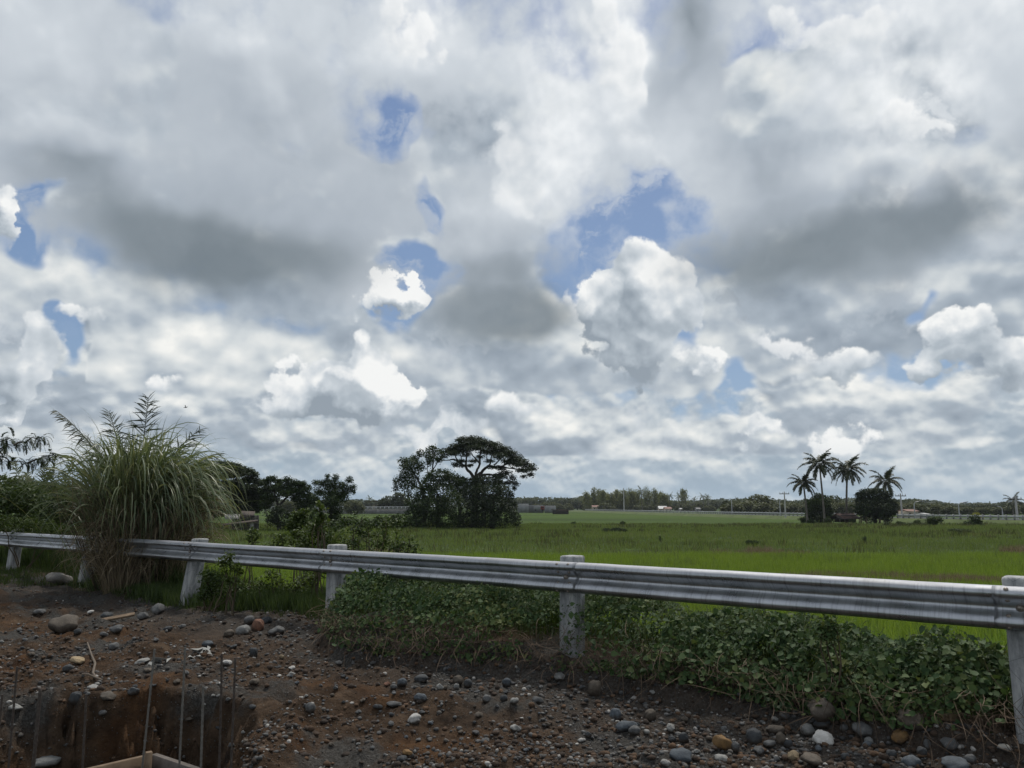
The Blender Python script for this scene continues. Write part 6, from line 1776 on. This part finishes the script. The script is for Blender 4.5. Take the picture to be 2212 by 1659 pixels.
# open shed at the left
os_ = empty("open_shed", tuple(pz_(826, 1108, 360))); tag(os_, "long open-sided shed with a dark flat roof beyond the parapet", "shed")
mb = MB(); mb.box((0, 0, 5.4), (16, 8, .35), 0, Matrix.Rotation(-.03, 3, 'Y')); mb.build("roof", M_TIN2, os_)
mb = MB(); mb.box((-1, 1, 2.4), (7, 3, 3.2)); mb.build("wall", M_CREAM, os_)
for x_ in (-7, -2.5, 2.5, 7):
    mb = MB(); mb.box((0, -3.6, 2.6), (.3, .3, 5.4)); o = mb.build("post", M_RAILP, os_); o.location.x = x_

# ------------------------------------------------------------------ lamps and poles
M_GALV = plain("lamp_pole_metal", (.42, .43, .44), (.34, .35, .36), 1, .5, .4); M_POLE = plain("pale_concrete_pole", (.45, .44, .42), (.33, .32, .31), .8, .9)


def street_lamp(px, py_top, Y, side, label):
    z0 = -.66; tp = atY(px, py_top, Y); H = tp.z - z0
    root = empty("street_lamp", (tp.x, Y, z0)); tag(root, label, "street lamp", "street lamps of the far road")
    mb = MB(); mb.tube(np.array([[0, 0, 0], [0, 0, H - .5], [side * .3, 0, H - .1], [side * 1.1, 0, H]]), [.13, .08, .06, .05], 7); mb.build("pole", M_GALV, root, True)
    mb = MB(); mb.box((side * 1.3, 0, H), (.9, .35, .14), 0, Matrix.Rotation(-side * .15, 3, 'Y'), bevel=.04); mb.build("lamp_head", M_RAILP, root)


for px, py, Y, sd_, lab in [(1580, 1077, 224, 1, "street lamp left of the thin palm, beyond the railing"), (1684, 1079, 188, 1, "street lamp just left of the crossarm pole beside the palms"),
                            (1974, 1083, 147, 1, "street lamp right of the dense layered tree"), (2070, 1085, 140, 1, "street lamp alone halfway to the right edge"), (2164, 1093, 138, -1, "short street lamp near the right edge, left of the last pole")]:
    street_lamp(px, py, Y, sd_, lab)


def utility_pole(px, py_top, Y, label, arms=True, w_=.17):
    tp = atY(px, py_top, Y); z0 = -.9; H = tp.z - z0
    root = empty("utility_pole", (tp.x, Y, z0)); tag(root, label, "utility pole")
    mb = MB(); mb.tube(np.array([[0, 0, 0], [0, 0, H]]), [w_ * 1.2, w_ * .7], 8); mb.build("pole", M_POLE, root, True)
    if arms:
        mb = MB(); mb.box((0, 0, H - .5), (2.2, .14, .16)); cr = mb.build("crossarm", M_RAILP, root)
        for x_ in (-1, -.4, .4, 1):
            mb = MB(); mb.tube(np.array([[x_, 0, H - .42], [x_, 0, H - .12]]), [.07, .05], 6); mb.build("insulator", M_RAILW, cr)


utility_pole(1694, 1062, 175, "utility pole with crossarm left of the near palms")
utility_pole(1945, 1066, 160, "utility pole with crossarm right of the ragged palm")
utility_pole(2193, 1072, 137, "utility pole at the right edge in front of the lone palm", True, .20)
utility_pole(1347, 1054, 420, "tall pale pole in front of the bamboo grove", False, .30)

# ------------------------------------------------------------------ bamboo, palms and woods beyond the road
G_BAMB = leaf_mat("bamboo_leaves", [(0.085, 0.10, 0.038), (0.15, 0.17, 0.06), (0.24, 0.24, 0.10)], .6, .3, patch=.4, pscale=.08)  # leaf tones lightened to stand in for sun on the grove
G_FAR = leaf_mat("far_leaves", [(0.030, 0.042, 0.022), (0.052, 0.068, 0.034), (0.085, 0.100, 0.048)], .7, .2, patch=.4, pscale=.06)
G_FARP = leaf_mat("far_sunlit_leaves", [(0.040, 0.052, 0.022), (0.075, 0.088, 0.036), (0.13, 0.14, 0.060)], .6, .2)  # lighter than the other far leaves: sunlight put into palm and shrub colour


def bamboo(px, py_top, wpx, Y, label, seed):
    global rng
    rng = np.random.default_rng(seed)
    tp = atY(px, py_top, Y); z0 = FZ; H = tp.z - z0; k = Y / 1661
    root = empty("bamboo_clump", (tp.x, Y, z0)); tag(root, label, "bamboo")
    R0 = wpx * k / 2 * 1.15
    mb = MB(); Cs = []
    nc = max(8, int(wpx * .75))
    for i in range(nc):
        a = rng.uniform(0, 6.28); q = rng.uniform(0, 1) ** .5
        hh = H * rng.uniform(.72, 1.0) * (1 - .15 * q)
        tx, ty = math.cos(a) * q * R0, math.sin(a) * q * R0 * .6
        f = np.linspace(0, 1, 8)
        P = np.stack([tx * (.35 + .65 * f ** 2), ty * (.35 + .65 * f ** 2), hh * f], 1)
        mb.tube(P, np.linspace(.09, .03, 8), 4)
        n_ = 210
        g_ = rng.power(1.6, n_)
        rr = .5 + 1.1 * np.sin(g_ * 3.0) ** 1.0
        Cs.append(np.stack([np.interp(g_, f, P[:, 0]), np.interp(g_, f, P[:, 1]), np.interp(g_, f, P[:, 2])], 1) + rng.normal(0, 1, (n_, 3)) * np.array([.95, .95, .6]) * rr[:, None])
    mb.build("culms", M_STEM, root)
    Cs = np.concatenate(Cs); Cs = Cs[Cs[:, 2] > .2]
    V, F = leaves(Cs, rng.uniform(.5, 1.1, len(Cs)), up=.3, aspect=.5, droop=1.0)
    mesh("foliage", V, F, G_BAMB, root)


for i, (x, y, wd, lab) in enumerate([(410, 290, 45, "thin wispy bamboo plume at the left end of the grove"), (478, 262, 45, "tall narrow bamboo plume second from the left"), (540, 258, 40, "twin-topped bamboo plume third from the left"), (580, 264, 30, "slim bamboo plume beside the twin-topped one"),
                                     (645, 305, 110, "broad yellow-green bamboo clump right of the plumes"), (740, 285, 110, "dense bamboo clump left of the tall pale pole"), (820, 272, 80, "bamboo clump directly behind the tall pale pole"), (890, 266, 100, "high bamboo clump right of the tall pale pole"),
                                     (950, 285, 80, "bamboo clump left of the first big palm of the grove"), (1065, 258, 60, "high bamboo top behind the first big palm"), (1160, 268, 50, "isolated bamboo spire right of the big palm"), (1208, 278, 50, "lower bamboo spire beside the isolated one"), (1270, 318, 80, "low bamboo clump between two palms"), (1466, 246, 36, "tall thin bamboo spire above the right palms")]):
    px, py = z4(x, y)
    bamboo(px, py, wd * .1953, 485 + (i % 3) * 6, lab, 300 + i)

# one palm and one bushy tree, built once and copied
rng = np.random.default_rng(3)
pp = palm_tree("far_palm", (0, 0, 0), 9.0, (.5, 0), 3.4, 15, 33, mat_=G_FARP, n=12, wleaf=.28, trunk=(.22, .15), sub=False)
used_p = False


def far_palm(px, py_top, Y, label, group=None, s=None, z0=FZ):
    global used_p
    tp = atY(px, py_top, Y); H = (tp.z - z0)
    o = copy_tree(pp) if used_p else pp
    used_p = True
    k = H / 11.6
    o.location = (tp.x, Y, z0); o.rotation_euler = (0, 0, random.uniform(0, 6.28)); o.scale = (max(k, .5), max(k, .5), k)
    tag(o, label, "palm", group)
    return o


for x, y, lab in [(1015, 262, "big coconut palm left in the sunlit grove"), (1075, 300, "coconut palm hanging right behind the big one of the grove"), (1100, 350, "leaning palm with drooping crown right of the big one"), (1315, 325, "round-crowned palm above the white-roofed house"),
                  (1425, 335, "palm left of the tall thin bamboo spire"), (1500, 332, "wide palm under the tall thin bamboo spire"), (1590, 375, "small palm between the wide one and the pair"), (1645, 395, "low palm just left of the pair"), (1695, 335, "left palm of the sunlit pair"), (1748, 345, "right palm of the sunlit pair"), (2075, 378, "lone far palm right of the sunlit pair")]:
    px, py = z4(x, y); far_palm(px, py, 472 + random.uniform(-5, 5), lab)
far_palm(800, 1070, 340, "dark coconut palm beyond the parapet left of the open shed")
far_palm(870, 1068, 520, "far palm above the roof of the open shed")
far_palm(1608, 1074, 330, "thin palm just right of the first street lamp")


def far_tree_proto(seed, mat_, lob):
    global rng
    rng = np.random.default_rng(seed)
    root = empty("far_tree", (0, 0, 0))
    mb = MB(); mb.tube(np.array([[0, 0, 0], [.2, 0, 3], [.1, .2, 5]]), [.35, .28, .2], 6); mb.build("trunk", M_BARK, root)
    Cs = []
    for (cx, cy, cz, r_x, r_z) in lob:
        n_ = 420; d_ = rng.normal(0, 1, (n_, 3)); d_ /= np.linalg.norm(d_, axis=1)[:, None]
        Cs.append(np.array([cx, cy, cz]) + d_ * rng.uniform(.6, 1.08, n_)[:, None] * np.array([r_x, r_x, r_z]))
    Cs = np.concatenate(Cs); V, F = leaves(Cs, rng.uniform(.5, 1.1, len(Cs)), up=.5, aspect=.7)
    mesh("crown", V, F, mat_, root)
    return root


protos = [far_tree_proto(1, G_FAR, [(0, 0, 6, 3.4, 2.2), (-2.6, 0, 4.6, 2.6, 2), (2.4, .5, 5, 2.8, 2), (0, -1.5, 3.6, 3.6, 2.2), (3.6, 0, 3, 2, 1.8), (-3.6, 0, 2.8, 2, 1.8)]),
          far_tree_proto(2, G_FAR, [(0, 0, 7, 2, 2), (-1, 0, 5, 2.4, 2.2), (1.2, 0, 4.4, 2.6, 2.2), (0, 0, 2.6, 3, 2)]),
          far_tree_proto(3, G_FARP, [(0, 0, 5, 3, 2.2), (-2, 0, 3.8, 2.4, 1.8), (2.5, 0, 3.6, 2.4, 1.8), (0, 0, 2.2, 3.8, 1.8)])]
used_t = [False] * 3


def far_tree(px, py_top, Y, which, label, group=None, wide=1.0, z0=FZ):
    tp = atY(px, py_top, Y); H = tp.z - z0
    o = copy_tree(protos[which]) if used_t[which] else protos[which]
    used_t[which] = True
    k = H / (8.4 if which == 0 else 9.0 if which == 1 else 7.2)
    o.location = (tp.x, Y, z0); o.rotation_euler = (0, 0, random.uniform(0, 6.28)); o.scale = (k * wide, k * wide, k)
    tag(o, label, "tree", group)
    return o


far_tree(862, 1064, 345, 1, "dark tree touching the left end of the open shed roof", wide=1.3)
far_tree(840, 1070, 350, 0, "bushy tree behind the open shed")
far_tree(1800, 1069, 300, 0, "pale tree seen between the second and third near palms")
far_tree(1640, 1068, 300, 2, "pale rounded tree left of the crossarm pole", wide=1.5)
lineT = "dark bushy tree in the line of trees beyond the far road, like its neighbours"
lineP = "coconut palm in the line of trees beyond the far road, like its neighbours"
r_ = random.Random(12)
# the line of trees: top edge read along the horizon
topx = [-60, 760, 900, 1110, 1180, 1240, 1262, 1300, 1400, 1500, 1545, 1560, 1650, 1700, 1760, 1900, 1960, 2010, 2060, 2150, 2230]
topy = [1082, 1081, 1080, 1074, 1075, 1073, 1072, 1076, 1078, 1082, 1080, 1078, 1078, 1081, 1080, 1076, 1078, 1082, 1088, 1086, 1082]
px = 560.0
while px < 2260:
    if not (880 < px < 1095):
        base_t = np.interp(px, topx, topy)
        Yt = r_.uniform(560, 640) if px < 1560 else r_.uniform(470, 560)
        if 1560 < px: Yt = r_.uniform(300, 345)
        far_tree(px, base_t + r_.uniform(0, 5), Yt, r_.choice([0, 0, 1]), lineT, "trees beyond the far road", wide=r_.uniform(.95, 1.4))
        if r_.random() < .62:
            far_palm(px + r_.uniform(-5, 5), base_t - r_.uniform(-1, 4), Yt - 12, lineP, "palms in the line of trees")
        if px > 1560:
            far_tree(px + 5, base_t + r_.uniform(6, 10), Yt - 25, 2, "low scrub at the foot of the tree line beyond the far road", "scrub below the line of trees", wide=1.5)
    px += r_.uniform(9, 15)
# sunlit lower scrub in front of the grove and the yard
for i in range(44):
    px = r_.uniform(1110, 1560)
    far_tree(px, r_.uniform(1085, 1096), r_.uniform(452, 500), 2, "low sunlit shrub at the foot of the far grove, like the rest of the row", "sunlit shrubs below the far grove", wide=1.3)
for (x, y, lab) in [(960, 840, "bright yellow-green banana leaves lit between the left trees, left patch"), (1020, 850, "bright yellow-green banana leaves lit between the left trees, right patch"), (1680, 830, "sunlit pale foliage right of the feathery-topped tree"), (1740, 850, "sunlit pale foliage above the left end of the parapet")]:
    px, py = z2(x, y); o = far_tree(px, py, 300, 2, lab, wide=1.1)
# woods closing the horizon, no single tree readable
n = 30000
wx = rng.uniform(-1.0, 1.0, n); wY = rng.uniform(820, 1000, n)
tops = np.interp(wx * 1661 + 1106, topx, topy)
hgt = (1094 - (tops + 1)) / 1661 * wY + EYE - FZ
hgt = np.maximum(hgt * (0.74 + .5 * fbm(wx * 60, wx * 0, 1.0, 3, 9)), 3.5)
Cw = np.stack([wx * wY, wY, FZ + hgt * rng.uniform(0, 1, n) ** .7], 1)
V, F = leaves(Cw, rng.uniform(2.0, 4.2, n), up=.4, aspect=.8)
tag(mesh("far_wood", V, F, G_FAR), "continuous dark woods closing the horizon", "woods", kind="stuff")

# distant bird
mb = MB()
bp = atY(401, 880, 60)
mb.tube(np.array([[-.16, 0, 0], [0, 0, .0], [.14, 0, .01]]), [.01, .045, .01], 6)
mb.add([(0, -.02, .02), (.05, -.02, .02), (.10, -.30, .14), (.02, -.26, .13)], [(0, 1, 2, 3)]); mb.add([(0, .02, .02), (.05, .02, .02), (.10, .30, .10), (.02, .26, .1)], [(3, 2, 1, 0)])
o = mb.build("bird", M_RAILP); o.location = bp
tag(o, "tiny dark bird in flight above and right of the cane grass", "bird")

# the humid air
mb = MB(); mb.box((0, 520, 20), (2600, 1100, 47.2))
hz = mb.build("haze", None)
hm = bpy.data.materials.new("haze_air"); hm.use_nodes = True; hm.node_tree.nodes.clear()
t = NT(hm.node_tree); pv = t.node("ShaderNodeVolumePrincipled"); mo = t.node("ShaderNodeOutputMaterial")
pv.inputs["Color"].default_value = (0.80, 0.87, 0.95, 1); pv.inputs["Density"].default_value = 0.00010; pv.inputs["Anisotropy"].default_value = 0.2
t.l.new(pv.outputs[0], mo.inputs["Volume"])
hz.data.materials.clear(); hz.data.materials.append(hm)
tag(hz, kind="stuff")
